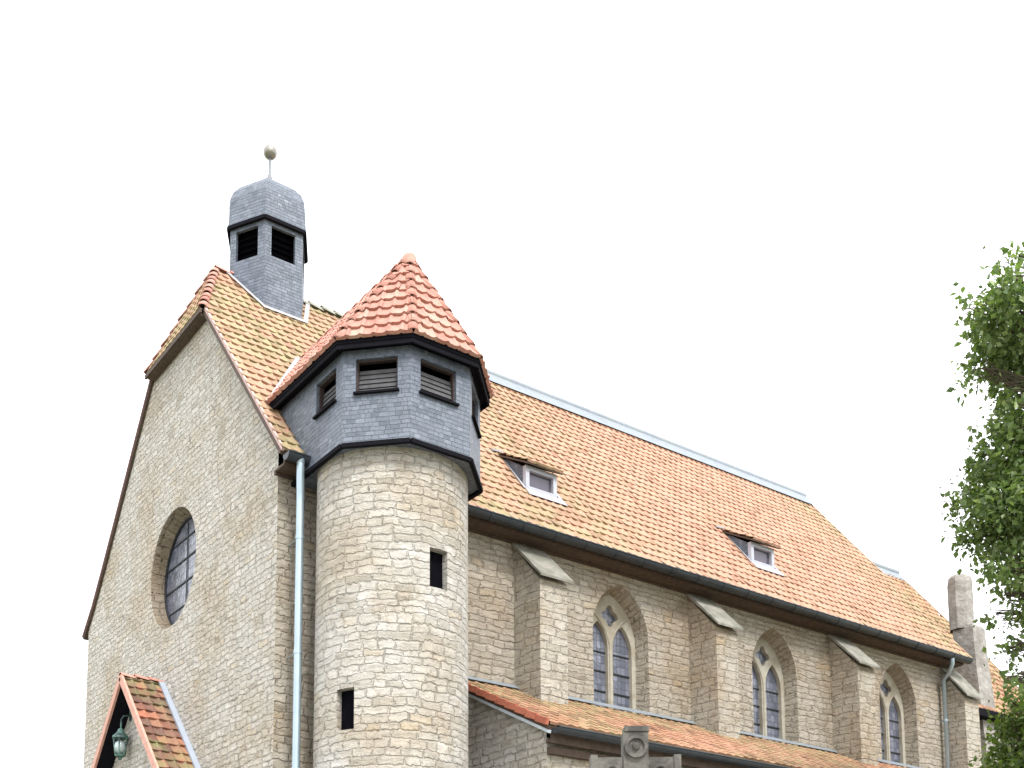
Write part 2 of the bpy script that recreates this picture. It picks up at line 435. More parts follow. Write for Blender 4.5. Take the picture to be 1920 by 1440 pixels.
# ------------------------------------------------------------------ tiles
rng = random.Random(7)
def tiles(mb, poly, wt=.205, rt=.30, amp=.034, lift=.042, jit=1.0, ns=6, base=.02, u0off=0.0, lipdown=.05, rollf=.78):
    poly = [Vector(p) for p in poly]
    o = poly[0]; ud = (poly[1] - poly[0]).normalized()
    nrm = Vector((0, 0, 0))
    for i in range(1, len(poly) - 1): nrm += (poly[i] - o).cross(poly[i + 1] - o)
    nrm.normalize()
    if nrm.z < 0: nrm = -nrm
    vd = nrm.cross(ud)
    if vd.z < 0: vd = -vd
    P2 = [((p - o).dot(ud), (p - o).dot(vd)) for p in poly]
    vmax = max(p[1] for p in P2)
    umin_all = min(p[0] for p in P2)
    def rngu(v):
        v = min(max(v, 1e-4), vmax - 1e-4); xs = []
        for i in range(len(P2)):
            a, b = P2[i], P2[(i + 1) % len(P2)]
            if (a[1] - v) * (b[1] - v) <= 0 and abs(a[1] - b[1]) > 1e-9:
                xs.append(a[0] + (b[0] - a[0]) * (v - a[1]) / (b[1] - a[1]))
        return (min(xs), max(xs)) if xs else (0, 0)
    def prof(s): return amp * (math.exp(-((s - .78) / .16) ** 2) + .12 * math.cos(s * 2 * PI))
    sid = rng.randint(0, 50) * 100
    nrow = int(math.ceil(vmax / rt))
    ss = [i / (ns - 1) for i in range(ns)]
    for j in range(nrow):
        v0 = j * rt; v1 = min(v0 + rt * 1.02, vmax)
        a0, b0 = rngu(v0); a1, b1 = rngu(v1)
        lo, hi = min(a0, a1), max(b0, b1)
        k0 = int(math.floor((lo - umin_all) / wt)); k1 = int(math.ceil((hi - umin_all) / wt))
        for k in range(k0, k1):
            ub = umin_all + k * wt + u0off
            jh = rng.uniform(-.006, .010) * jit; jv = rng.uniform(-.012, .012) * jit; jt = rng.uniform(-.006, .006) * jit
            row0, row1, rowl = [], [], []
            for s in ss:
                u = ub + s * wt * 1.0
                uc0 = min(max(u, a0), b0); uc1 = min(max(u, a1), b1)
                h = prof(s) + base
                roll = math.exp(-((s - .78) / .2) ** 2)
                hh = (lift + jh + jt * (s - .5) * 2) * (1 - rollf * roll)
                row0.append(o + ud * uc0 + vd * (v0 + (jv if j else 0)) + nrm * (h + hh))
                rowl.append(o + ud * uc0 + vd * (v0 + (jv if j else 0) + .004) + nrm * (h + hh - lipdown))
                row1.append(o + ud * uc1 + vd * v1 + nrm * (h + .004))
            if (row0[0] - row0[-1]).length < .004 and (row1[0] - row1[-1]).length < .004: continue
            vs = rowl + row0 + row1; fs = []; uvs = []
            for i in range(ns - 1):
                if (row0[i] - row0[i + 1]).length < 1e-5 and (row1[i] - row1[i + 1]).length < 1e-5: continue
                U0 = sid + k + .02 + .96 * ss[i]; U1 = sid + k + .02 + .96 * ss[i + 1]
                fs.append((i, i + 1, ns + i + 1, ns + i)); uvs.append([(U0, j + .02), (U1, j + .02), (U1, j + .05), (U0, j + .05)])
                fs.append((ns + i, ns + i + 1, 2 * ns + i + 1, 2 * ns + i)); uvs.append([(U0, j + .05), (U1, j + .05), (U1, j + .97), (U0, j + .97)])
            mb.add(vs, fs, uvs, False)
    return nrm

def slab(mb, poly, t, off=0.0):
    """thin solid under a tiled plane"""
    poly = [Vector(p) for p in poly]; nrm = Vector((0, 0, 0))
    for i in range(1, len(poly) - 1): nrm += (poly[i] - poly[0]).cross(poly[i + 1] - poly[0])
    nrm.normalize()
    if nrm.z < 0: nrm = -nrm; poly = poly[::-1]
    n = len(poly); top = [p + nrm * off for p in poly]; bot = [p - nrm * t for p in poly]
    mb.add(top + bot, [tuple(range(n)), tuple(reversed(range(n, 2 * n)))] + [(i + n, (i + 1) % n + n, (i + 1) % n, i) for i in range(n)])

def captiles(mb, A, B, up, r=.11, ln=.34, flat=.75, over=.02):
    """row of half round cover tiles from A up to B"""
    A = Vector(A); B = Vector(B); d = (B - A); L = d.length; d.normalize(); up = Vector(up); s_ = d.cross(up).normalized(); up = s_.cross(d).normalized()
    n = max(1, int(round(L / ln))); ln = L / n; sid = rng.randint(100, 900)
    for k in range(n):
        ja = rng.uniform(-.01, .01)
        p0 = A + d * (k * ln - .02) + up * (.025 + ja); p1 = A + d * ((k + 1) * ln + .02) + up * (-.005 + ja)
        m = 8; vs = []
        for p, rr in ((p0, r), (p0, r * .82), (p1, r * .82)):
            for i in range(m + 1):
                t = PI * i / m; vs.append(p + s_ * math.cos(t) * rr + up * math.sin(t) * rr * flat - up * .03)
        fs = []; uvs = []
        # outer shell tapers from r to .82r, lip is ring 0 to ring 1
        vs2 = vs[:m + 1] + vs[2 * (m + 1):] + vs[m + 1:2 * (m + 1)]
        for i in range(m):
            fs.append((i, i + 1, m + 2 + i, m + 1 + i)); uvs.append([(sid + .1, k + .1), (sid + .9, k + .1), (sid + .9, k + .9), (sid + .1, k + .9)])
            fs.append((2 * (m + 1) + i, 2 * (m + 1) + i + 1, i + 1, i)); uvs.append([(sid + .1, k + .1), (sid + .9, k + .1), (sid + .9, k + .2), (sid + .1, k + .2)])
        mb.add(vs2, fs, uvs, True)

# ================================================================== GROUND
g = MB(); n = 24
for i in range(n):
    for j in range(n):
        f = lambda t: (abs(t) ** 2.2) * (1 if t > 0 else -1) * 900
        x0, x1 = f(-1 + 2 * i / n), f(-1 + 2 * (i + 1) / n); y0, y1 = f(-1 + 2 * j / n), f(-1 + 2 * (j + 1) / n)
        g.quad((x0, y0, 0), (x1, y0, 0), (x1, y1, 0), (x0, y1, 0))
tag(g.build('ground', M_['grass']), kind='structure')
p = MB(); p.quad((-14, -40, .004), (-2.5, -40, .004), (-2.5, 12, .004), (-14, 12, .004)); p.quad((-2.5, -16, .004), (30, -16, .004), (30, -4.5, .004), (-2.5, -4.5, .004))
tag(p.build('path', M_['path']), kind='structure')

# ================================================================== CHURCH
YC, ZR, S = 4.9, 17.62, 1.2415
XW, XE = -.13, 20.55
NP = [(4.9, 17.62), (6.25, 15.5), (6.95, 14.65), (7.7, 13.75), (8.45, 12.85), (9.2, 11.97), (9.8, 11.3), (10.45, 10.72)]     # north slope sweeps out at its foot
def zroof(y):
    if y <= YC: return ZR - S * (YC - y)
    for (a, b), (c, d) in zip(NP[:-1], NP[1:]):
        if y <= c: return b + (d - b) * (y - a) / (c - a)
    return NP[-1][1]
yroof = lambda z: YC - (ZR - z) / S
church = tag(empty('church', (0, 0, 0)), 'old rubble stone church with steep orange tiled roof, slate bell turret and round tower', 'church')

def arch(cx, zb, zs, hw, rise, n=9):
    """pointed arch outline, counter clockwise from the bottom left"""
    Rr = (hw * hw + rise * rise) / (2 * hw); pts = [(cx - hw, zb), (cx + hw, zb)]
    a1 = math.asin(rise / Rr)
    for i in range(n + 1):
        t = a1 * i / n; pts.append((cx + hw - Rr + Rr * math.cos(t), zs + Rr * math.sin(t)))
    for i in range(n - 1, -1, -1):
        t = a1 * i / n; pts.append((cx - hw + Rr - Rr * math.cos(t), zs + Rr * math.sin(t)))
    return pts

# -- gable wall
RW = (4.82, 10.70, 1.25)
circ = lambda r, n=36, c=RW: [(c[0] + r * math.cos(2 * PI * i / n), c[1] + r * math.sin(2 * PI * i / n)) for i in range(n)]
zt = 15.40
wallz = lambda y: zroof(y) - .22
yl = YC - (ZR - .22 - zt) / S
gw = MB()
outl = [(0, 0), (10.2, 0), (10.2, wallz(10.2) + .1), (9.0, wallz(9) + .1), (8.15, wallz(8.15) + .1), (7.4, wallz(7.4) + .1), (6.3, zt), (yl, zt), (0, wallz(0))]
panel(gw, outl, [(circ(RW[2]), circ(RW[2]), .02)], (0, 0, 0), (0, 1, 0), (-1, 0, 0), .0)
gw.build('gable_wall', M_['gable_stone'], church)
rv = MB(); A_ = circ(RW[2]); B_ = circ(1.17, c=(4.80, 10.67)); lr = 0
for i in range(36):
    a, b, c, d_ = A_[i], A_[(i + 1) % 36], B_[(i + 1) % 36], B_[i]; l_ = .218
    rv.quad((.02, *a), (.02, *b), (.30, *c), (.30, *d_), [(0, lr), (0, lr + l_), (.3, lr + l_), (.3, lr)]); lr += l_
# round window
rw = MB()
ro, ri = circ(1.19, c=(4.80, 10.66)), circ(1.14, c=(4.80, 10.66))
panel(rw, ro, [(ri, ri, .1)], (.28, 0, 0), (0, 1, 0), (-1, 0, 0), .05)
rwo = rw.build('round_window', M_['iron'], church)
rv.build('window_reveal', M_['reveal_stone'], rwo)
gl = MB(); cc = circ(1.16, c=(4.80, 10.66)); gl.add([(.325, a, b) for a, b in cc], [tuple(reversed(range(36)))])
gl.build('pane', M_['glass'], rwo)
for z in (10.0, 10.5, 11.0, 11.45):
    hw = math.sqrt(1.12 ** 2 - (z - 10.66) ** 2); gb = MB(); gb.box(.30, .318, 4.80 - hw, 4.80 + hw, z - .012, z + .012); gb.build('window_bar', M_['iron'], rwo)
gb = MB(); gb.box(.302, .316, 4.786, 4.814, 9.56, 11.76); gb.build('window_bar', M_['iron'], rwo)

# -- south wall with three pointed windows
WX = [8.0, 12.88, 17.68]
sw = MB(); holes = []
for cx in WX: holes.append((arch(cx, 7.75, 9.5, .79, 1.1), arch(cx, 7.85, 9.45, .72, 1.0), .40))
panel(sw, [(0, 0), (20.4, 0), (20.4, 11.0), (0, 11.0)], holes, (0, 0, 0), (1, 0, 0), (0, -1, 0), 0)
sw.build('side_wall', M_['nave_stone'], church)
bw = MB(); bw.quad((20.4, 0, 0), (20.4, 10.0, 0), (20.4, 10.0, 10.6), (20.4, 0, 11.1)); bw.quad((20.4, 10.0, 0), (0, 10.0, 0), (0, 10.0, 10.6), (20.4, 10.0, 10.6))
bw.add([(20.4, 0, 11.1), (20.4, 10.0, 10.6), (20.4, 7.4, 13.3), (20.4, 6.15, 15.2), (20.4, YC, ZR - .3)], [(0, 1, 2, 3, 4)])
bw.build('end_wall', M_['stone'], church)
for i, cx in enumerate(WX):
    t = MB(); inn = arch(cx, 7.82, 9.45, .76, 1.05)
    l1 = arch(cx - .345, 7.92, 9.28, .275, .56, 7); l2 = arch(cx + .345, 7.92, 9.28, .275, .56, 7)
    zc = 10.0
    eye = [(cx + .2 * math.cos(a) * (1 + .22 * math.cos(4 * a)), zc + .2 * math.sin(a) * (1 + .22 * math.cos(4 * a))) for a in [2 * PI * k / 24 for k in range(24)]]
    panel(t, inn, [(l1, l1, .13), (l2, l2, .13), (eye, eye, .13)], (0, .34, 0), (1, 0, 0), (0, -1, 0), .13)
    # proud roll on the mullion
    t.tube([(cx, .34, 7.9), (cx, .34, 9.3)], .04, 8)
    for sg in (-1, 1):
        t.tube([(cx + sg * x, .34, z) for x, z in ((0, 9.3), (.04, 9.46), (.13, 9.66), (.27, 9.84), (.42, 9.97), (.5, 10.02))], .028, 6)
    to = t.build('window', M_['dressed'], church)
    for (q, nm) in ((l1, 0), (l2, 0), (eye, 1)):
        pm = MB(); pm.add([(a, .44, b) for a, b in q], [tuple(range(len(q)))]); pm.build('pane', M_['glass'], to)
    for z in (8.35, 8.78, 9.2):
        bb = MB(); bb.box(cx - .62, cx + .62, .415, .43, z - .012, z + .012); bb.build('window_bar', M_['iron'], to)
    sl = MB(); sl.add([(cx - .75, -.04, 7.78), (cx + .75, -.04, 7.78), (cx + .66, .3, 7.95), (cx - .66, .3, 7.95), (cx - .75, -.04, 7.7), (cx + .75, -.04, 7.7), (cx + .66, .3, 7.7), (cx - .66, .3, 7.7)],
                       [(0, 1, 2, 3), (4, 5, 1, 0), (5, 6, 2, 1), (7, 4, 0, 3)])
    sl.build('window_sill', M_['dressed'], to)

# -- buttresses
for i, (x0, x1, dp) in enumerate(((5.15, 5.83, .8), (10.05, 10.72, .78), (14.95, 15.6, .78), (19.7, 20.35, .62))):
    b = MB(); zf, zb_ = 9.98 + .0 * i, 10.74
    b.add([(x0, 0, 0), (x1, 0, 0), (x1, -dp, 0), (x0, -dp, 0), (x0, 0, zb_), (x1, 0, zb_), (x1, -dp, zf - .13), (x0, -dp, zf - .13)],
          [(3, 2, 6, 7), (0, 3, 7, 4), (2, 1, 5, 6), (4, 7, 6, 5)])
    # stepped plinth lower down
    b.box(x0 - .06, x1 + .06, -dp - .18, 0, 0, 5.2)
    bo = b.build('buttress', M_['buttress_stone'], church)
    c = MB(); e = .07
    P = lambda x, y, z: (x, y, z)
    c.add([(x0 - e, -.002, zb_ + .03), (x1 + e, -.002, zb_ + .03), (x1 + e, -dp - .12, zf - .11), (x0 - e, -dp - .12, zf - .11),
           (x0 - e, -.002, zb_ + .12), (x1 + e, -.002, zb_ + .12), (x1 + e, -dp - .12, zf - .06), (x0 - e, -dp - .12, zf - .06)],
          [(0, 1, 2, 3), (7, 6, 5, 4), (3, 2, 6, 7), (0, 3, 7, 4), (2, 1, 5, 6)])
    c.build('cap_stone', M_['cap'], bo)

# -- main roof
RX0, HZ = .80, 15.5
hy0, hy1 = yroof(HZ), 6.2
ye = -.36
south = [(XW, ye, zroof(ye)), (XE, ye, zroof(ye)), (XE, YC, ZR), (RX0, YC, ZR), (XW, yroof(HZ), HZ)]
rf = MB(); tiles(rf, south)
norths = [[(XW, NP[1][0], NP[1][1]), (XE, NP[1][0], NP[1][1]), (XE, YC, ZR), (RX0, YC, ZR)]]
for (a, b), (c, d_) in zip(NP[1:-1], NP[2:]): norths.append([(-.06, c, d_), (XE, c, d_), (XE, a, b), (-.06, a, b)])
for q in norths: tiles(rf, q, ns=3, wt=.47, rt=.6)
hip = [(XW - .04, hy1, HZ), (XW - .04, hy0, HZ), (RX0, YC, ZR)]
tiles(rf, hip)
roof = rf.build('roof', M_['tile'], church)
sb = MB(); slab(sb, south, .07); [slab(sb, q, .07) for q in norths]; slab(sb, hip, .06)
sb.build('roof_boarding', M_['wood'], roof)
rc = MB()
rc.tube([(6.0, YC, ZR + .05), (XE, YC, ZR + .05)], .13, 12); 
for sg in (-1, 1):
    a = (3.0, YC + sg * .04, ZR + .08); 
    rc.quad((6.0, YC, ZR + .18), (XE, YC, ZR + .18), (XE, YC + sg * .42, zroof(YC + sg * .42) + .15), (6.0, YC + sg * .42, zroof(YC + sg * .42) + .15))
rc.build('ridge_cap', M_['lead'], roof)
hc = MB()
captiles(hc, (RX0, YC, ZR + .05), (1.5, YC, ZR + .05), (0, 0, 1))
for hy in (hy0, hy1): captiles(hc, (XW - .04, hy, HZ + .04), (RX0, YC, ZR + .05), (-.4, (hy - YC) * .3, 1))
hc.build('hip_cover_tiles', M_['tile_new'], roof)
hc = MB(); captiles(hc, (2.75, YC, ZR + .03), (6.05, YC, ZR + .03), (0, 0, 1), r=.13, flat=1.0); hc.build('ridge_tiles', tilemat('mossy_ridge_tile', [(0, (.30, .31, .26)), (1, (.40, .40, .33))], moss=(.26, .29, .22)), roof)
pinkm = plain('pink_verge_mortar', (.50, .36, .33), .85, var=.2, scale=12, bump=.006)
vb = MB(); vb.bar((XW + .03, ye, zroof(ye) - .0), (XW + .03, yroof(HZ), HZ - .0), .05, .10, (0, -S, 1)); vb.build('verge_mortar', pinkm, roof)
vb = MB()
for (a, b), (c, d_) in zip(NP[1:-1], NP[2:]): vb.bar((-.065, a, b + .02), (-.065, c, d_ + .02), .03, .06, (0, .8, 1))
vb.build('verge_board', plain('brown_verge_board', (.20, .12, .115), .85, var=.2, scale=12), roof)
ev = MB(); ev.box(XW - .09, XW - .05, hy0 - .02, hy1 + .02, HZ - .09, HZ + .0); ev.box(XW - .05, -.002, hy0 + .05, hy1 - .05, HZ - .11, HZ - .06)
ev.build('eave_board', M_['wood'], roof)
en = MB(); en.bar((XE - .02, ye, zroof(ye) - .03), (XE - .02, YC, ZR - .03), .05, .14, (0, -S, 1)); en.build('verge_board', M_['tile'].copy() if False else M_['cap'], roof)
# corbelled timber eaves and gutter
for x0, x1 in ((XW + .05, .33), (3.0, 20.1)):
    fb = MB(); fb.box(x0, x1, -.40, -.36, 10.86, 11.02); fb.box(x0, x1, -.36, -.002, 10.84, 10.88); fb.box(x0, x1, -.06, -.002, 10.80, 10.838)
    fb.build('eave_board', M_['wood'], church)
    gt = MB(); m = 10; gy, gz, gr = -.51, 10.985, .115
    for (ra, s_) in ((gr, 1), (gr - .012, -1)):
        ring = [(gy + ra * math.cos(PI + PI * k / m), gz + ra * math.sin(PI + PI * k / m)) for k in range(m + 1)]
        for k in range(m):
            a, b_ = ring[k], ring[k + 1]
            q = [(x0 - .03, *a), (x1 + .1, *a), (x1 + .1, *b_), (x0 - .03, *b_)]
            gt.add(q if s_ > 0 else q[::-1], [(0, 1, 2, 3)], None, True)
    gt.tube([(x0 - .03, gy - gr, gz), (x1 + .1, gy - gr, gz)], .016, 8)
    for xx in (x0 - .03, x1 + .1):
        gt.add([(xx, gy + gr * math.cos(PI + PI * k / m), gz + gr * math.sin(PI + PI * k / m)) for k in range(m + 1)], [tuple(range(m + 1))])
    go = gt.build('gutter', M_['gutter'], church)
    k = x0 + .35
    while k < x1:
        br = MB(); br.tube([(k, gy + (gr + .006) * math.cos(PI + PI * t / 8), gz + (gr + .006) * math.sin(PI + PI * t / 8)) for t in range(9)], .012, 5); k += .8; br.build('gutter_bracket', M_['gutter'], go)
# downpipes
d = MB(); px_, py_ = .22, -.42
d.tube([(.16, -.52, 10.9), (.16, -.52, 10.7), (px_, py_, 10.35), (px_, py_, 10.2), (px_, py_, .1)], .068, 16)
d.tube([(.16, -.52, 10.93), (.16, -.52, 10.86)], [.09, .07], 16)
do = d.build('downpipe', M_['zinc'], church)
for z in (9.6, 7.6, 5.6, 3.6, 1.6):
    k = MB(); k.tube([(px_, py_, z - .03), (px_, py_, z + .03)], .076, 16); k.bar((px_, py_ + .05, z), (px_, 0, z), .014, .014); k.build('pipe_clip', M_['zinc'], do)
d = MB(); px_, py_ = 19.52, -.16
d.tube([(19.38, -.52, 10.9), (19.38, -.52, 10.74), (19.46, -.36, 10.55), (px_, py_, 10.4), (px_, py_, .1)], .055, 14)
do = d.build('downpipe', M_['zinc'], church)
for z in (9.3, 7.4, 5.4):
    k = MB(); k.tube([(px_, py_, z - .03), (px_, py_, z + .03)], .063, 14); k.bar((px_, py_ + .04, z), (px_, 0, z), .03, .03); k.build('pipe_clip', M_['zinc'], do)

# -- dormers
for dx in (0, 6.98):
    x0, x1 = 6.02 + dx, 6.86 + dx; yf_, zb_, zt_ = .68, zroof(.68) - .02, 12.98
    fr = MB(); fwid = .095
    panel(fr, [(x0, zb_), (x1, zb_), (x1, zt_), (x0, zt_)], [([(x0 + fwid, zb_ + .17), (x1 - fwid, zb_ + .17), (x1 - fwid, zt_ - .1), (x0 + fwid, zt_ - .1)],) * 2 + (.1,)], (0, yf_, 0), (1, 0, 0), (0, -1, 0), .1)
    dm = fr.build('dormer', M_['white'], church)
    pn = MB(); pn.quad((x0 + .1, yf_ + .08, zb_ + .13), (x1 - .1, yf_ + .08, zb_ + .13), (x1 - .1, yf_ + .08, zt_ - .08), (x0 + .1, yf_ + .08, zt_ - .08)); pn.build('pane', M_['dormer_glass'], dm)
    for xs in (x0, x1):
        ck = MB(); yb = yroof(13.62); q = [(yf_ + .1, zroof(yf_ + .1)), (yf_ + .1, zt_), (yb, 13.6)]
        for xx in (xs - .0 if xs == x0 else xs - .05, xs + .05 if xs == x0 else xs): ck.add([(xx, a, b) for a, b in q], [(0, 1, 2)])
        ck.build('cheek', M_['slate'], dm)
    ds = .56; dr = [(x0 - .08, .56, 12.98), (x1 + .07, .56, 12.98)]
    # back edge where the shed roof meets the main slope
    yb = (12.98 - ds * .56 - ZR + S * YC) / (S - ds); zb2 = 12.98 + ds * (yb - .56)
    dr += [(x1 + .07, yb, zb2), (x0 - .08, yb, zb2)]
    rt_ = MB(); tiles(rt_, dr, wt=.235, rt=.28, u0off=.02, lift=.035, amp=.028); rt_.build('dormer_roof', M_['tile'], dm)
    s2 = MB(); slab(s2, dr, .03); s2.build('dormer_eave', M_['wood'], dm)
    fl = MB()
    un = Vector((0, -S, 1)).normalized() * .075
    def onr(x, y): return Vector((x, y, zroof(y))) + un
    fl.quad(onr(x0 - .08, yf_ - .15), onr(x1 + .14, yf_ - .15), onr(x1 + .1, yf_ + .02), onr(x0 - .05, yf_ + .02))
    fl.quad(onr(x0 - .1, yf_), onr(x0 - .02, yf_), onr(x0 - .02, yb - .25), onr(x0 - .07, yb - .25))
    fl.quad(onr(x1 + .02, yf_), onr(x1 + .12, yf_), onr(x1 + .08, yb - .25), onr(x1 + .02, yb - .25))
    fl.bar(Vector((x0 - .2, yb - .05, zb2 + .03)), Vector((x0 + .12, yb + .0, zb2 + .08)), .09, .04)
    fl.build('flashing', M_['flash'], dm)

# -- round stair tower
TX, TY, TR = 1.68, -1.03, 1.31
dr = MB()
slits = [(-94.0, -78.0, 8.46, 9.12), (-163.5, -148.5, 6.08, 6.76)]
angs = sorted(set([round(a, 3) for a in np.arange(-200, 20.1, 4.0)] + [s_[0] for s_ in slits] + [s_[1] for s_ in slits]))
zs = sorted(set([0.0, 2, 4, 5, 7.5, 10.85] + [s_[2] for s_ in slits] + [s_[3] for s_ in slits]))
cp = lambda a, z, r=TR: (TX + r * math.cos(R(a)), TY + r * math.sin(R(a)), z)
for i in range(len(angs) - 1):
    for j in range(len(zs) - 1):
        am = (angs[i] + angs[i + 1]) / 2; zm = (zs[j] + zs[j + 1]) / 2
        if any(s_[0] < am < s_[1] and s_[2] < zm < s_[3] for s_ in slits): continue
        uu = [R(angs[i]) * TR, R(angs[i + 1]) * TR]
        dr.add([cp(angs[i], zs[j]), cp(angs[i + 1], zs[j]), cp(angs[i + 1], zs[j + 1]), cp(angs[i], zs[j + 1])], [(0, 1, 2, 3)],
               [[(uu[0] + 80, zs[j]), (uu[1] + 80, zs[j]), (uu[1] + 80, zs[j + 1]), (uu[0] + 80, zs[j + 1])]], True)
for a0, a1, z0, z1 in slits:
    am = (a0 + a1) / 2; dv = Vector((math.cos(R(am)), math.sin(R(am)), 0)) * -.4
    c = [Vector(cp(a0, z0)), Vector(cp(a1, z0)), Vector(cp(a1, z1)), Vector(cp(a0, z1))]
    for k in range(4):
        a, b_ = c[k], c[(k + 1) % 4]; dr.quad(a, b_, b_ + dv, a + dv)
tower = dr.build('stair_tower', M_['stone'], church)
for a0, a1, z0, z1 in slits:
    am = (a0 + a1) / 2; dv = Vector((math.cos(R(am)), math.sin(R(am)), 0)) * -.13
    k = MB(); c = [Vector(cp(a0, z0)), Vector(cp(a1, z0)), Vector(cp(a1, z1)), Vector(cp(a0, z1))]
    k.quad(*[q + dv for q in c]); k.build('slit_window', M_['dark'], tower)  # near-black sheet painting in the unlit depth of the slit
# slate hung upper storey
xl, xr, yf, cc_ = .30, 3.08, -2.50, .80
zb, zt = 10.72, 12.36
plan = [(xl, .9), (xl, yf + cc_), (xl + cc_, yf), (xr - cc_, yf), (xr, yf + cc_), (xr, 1.0)]
storey = None; lm = MB(); wins = []
acc = 0
for i in range(5):
    a = Vector((*plan[i], 0)); b_ = Vector((*plan[i + 1], 0)); L = (b_ - a).length; ud = (b_ - a) / L; nd = ud.cross(Vector((0, 0, 1)))
    if i == 0: h0, h1 = 1.69, 2.37          # left flank, window near its front end
    elif i == 4: h0, h1 = L - 2.47, L - 1.79
    else: h0, h1 = L * .5 - .35, L * .5 + .35
    if i == 2: h0, h1 = .19, .90
    hh = [(h0, 11.62), (h1, 11.62), (h1, 12.2), (h0, 12.2)]
    panel(lm, [(0, zb), (L, zb), (L, zt), (0, zt)], [(hh, hh, .09)], a, ud, nd, .0)
    # slates kick out a little over the masonry
    wins.append((a, ud, nd, h0, h1, L))
lm.add([(x, y, zb + .02) for x, y in plan], [tuple(reversed(range(6)))])
lan = lm.build('slate_storey', M_['slate'], church)
for (a, ud, nd, h0, h1, L) in wins:
    up = Vector((0, 0, 1)); Q = lambda u, z, d_=0: a + ud * u + up * z - nd * d_
    fm = MB(); t = .03
    hh = [(h0 + t, 11.62 + t), (h1 - t, 11.62 + t), (h1 - t, 12.2 - t), (h0 + t, 12.2 - t)]
    panel(fm, [(h0, 11.62), (h1, 11.62), (h1, 12.2), (h0, 12.2)], [(hh, hh, .08)], a - nd * .055, ud, nd, .08)
    fo = fm.build('window', M_['darkwood'], lan)
    bm_ = MB(); e = .0
    for k in range(5):
        z0 = 11.655 + k * .084
        b0, b1 = Q(h0 + t, z0, .085 + .008 * k), Q(h1 - t, z0, .085 + .008 * k); b2, b3 = Q(h1 - t, z0 + .076, .11 + .008 * k), Q(h0 + t, z0 + .076, .11 + .008 * k)
        dd = nd * -.02
        bm_.add([b0, b1, b2, b3, b0 + dd, b1 + dd, b2 + dd, b3 + dd], [(0, 1, 2, 3), (3, 2, 6, 7), (0, 4, 5, 1)])
    bm_.build('shutter', M_['board'], fo)
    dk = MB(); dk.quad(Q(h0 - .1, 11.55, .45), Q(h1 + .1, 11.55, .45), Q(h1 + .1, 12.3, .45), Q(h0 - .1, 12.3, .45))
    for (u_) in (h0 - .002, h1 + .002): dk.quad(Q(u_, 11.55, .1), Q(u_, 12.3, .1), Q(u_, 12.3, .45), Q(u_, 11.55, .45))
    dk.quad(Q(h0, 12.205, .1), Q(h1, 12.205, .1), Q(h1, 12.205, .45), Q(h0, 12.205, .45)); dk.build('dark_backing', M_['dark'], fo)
    si = MB(); si.bar(Q(h0 - .03, 11.60, -.02), Q(h1 + .03, 11.60, -.02), .07, .035); si.build('window_sill', M_['tar'], fo)
# bottom lip of the slates
lp = MB()
for i in range(5):
    a = Vector((*plan[i], 0)); b_ = Vector((*plan[i + 1], 0)); nd = (b_ - a).normalized().cross(Vector((0, 0, 1)))
    A = a + nd * .015; B = b_ + nd * .015
    lp.bar((A.x, A.y, zb + .0), (B.x, B.y, zb + .0), .07, .07)
lp.build('drip_board', M_['tar'], lan)
# its roof
o_ = .17; ze = 12.45; AX = Vector((1.67, -1.55, 14.60))
k_ = cc_ + o_ * (2 - math.sqrt(2)) 
ex0, ex1, ey = xl - o_, xr + o_, yf - o_
E1, E2, E3, E4 = [Vector((x, y, ze)) for x, y in ((ex0, ey + k_), (ex0 + k_, ey), (ex1 - k_, ey), (ex1, ey + k_))]
yb0 = yroof(ze) + .1; RB = Vector((AX.x, yroof(AX.z) + .1, AX.z))
trf = MB(); tsl = MB()
for poly in ([Vector((ex0, yb0, ze)), E1, AX, RB], [E1, E2, AX], [E2, E3, AX], [E3, E4, AX], [E4, Vector((ex1, yb0, ze)), RB, AX]): slab(tsl, poly, .015, .01); tiles(trf, poly, wt=.225, rt=.27, amp=.042, lift=.05, lipdown=.07, rollf=.35)
tro = trf.build('tower_roof', M_['tile_new'], church)
tsl.build('roof_boarding', M_['tar'], tro)
ht = MB()
for e in (E1, E2, E3, E4):
    captiles(ht, e + Vector((0, 0, .04)), AX + Vector((0, 0, .04)), (e - AX).cross(Vector((0, 0, 1))).cross(e - AX) * -1 if False else Vector((e.x - AX.x, e.y - AX.y, 2.0)), r=.10, ln=.27)
captiles(ht, AX + Vector((0, .0, .04)), RB + Vector((0, 0, .04)), (0, 0, 1), r=.1)
ht.lathe([(.14, 14.50), (.13, 14.62), (.10, 14.68), (.05, 14.71), (.0, 14.715)], (AX.x, AX.y), 12)
ht.build('hip_cover_tiles', M_['tile_new'], tro)
bs = MB()
inner = [Vector((ex0, yb0, ze)), E1, E2, E3, E4, Vector((ex1, yb0, ze))]
ce = Vector((1.69, -.8, 0))
for i in range(5):
    a, b_ = inner[i], inner[i + 1]; nd = (b_ - a).normalized().cross(Vector((0, 0, 1))) * -1
    A = a + nd * .03; B = b_ + nd * .03
    if i < 0: pass
    bs.bar(A - Vector((0, 0, .075)), B - Vector((0, 0, .075)), .035, .13)
bs.add([tuple(q - Vector((0, 0, .06))) for q in inner], [tuple(reversed(range(6)))])
bs.build('soffit_board', M_['tar'], tro)
vf = MB(); A = Vector((ex0 + .0, yb0 - .16, ze + .06)); B = RB + Vector((-.06, -.1, .10)); vf.bar(A, B, .10, .05, (-.5, -.7, .8)); vf.build('valley_flashing', M_['flash'], tro)

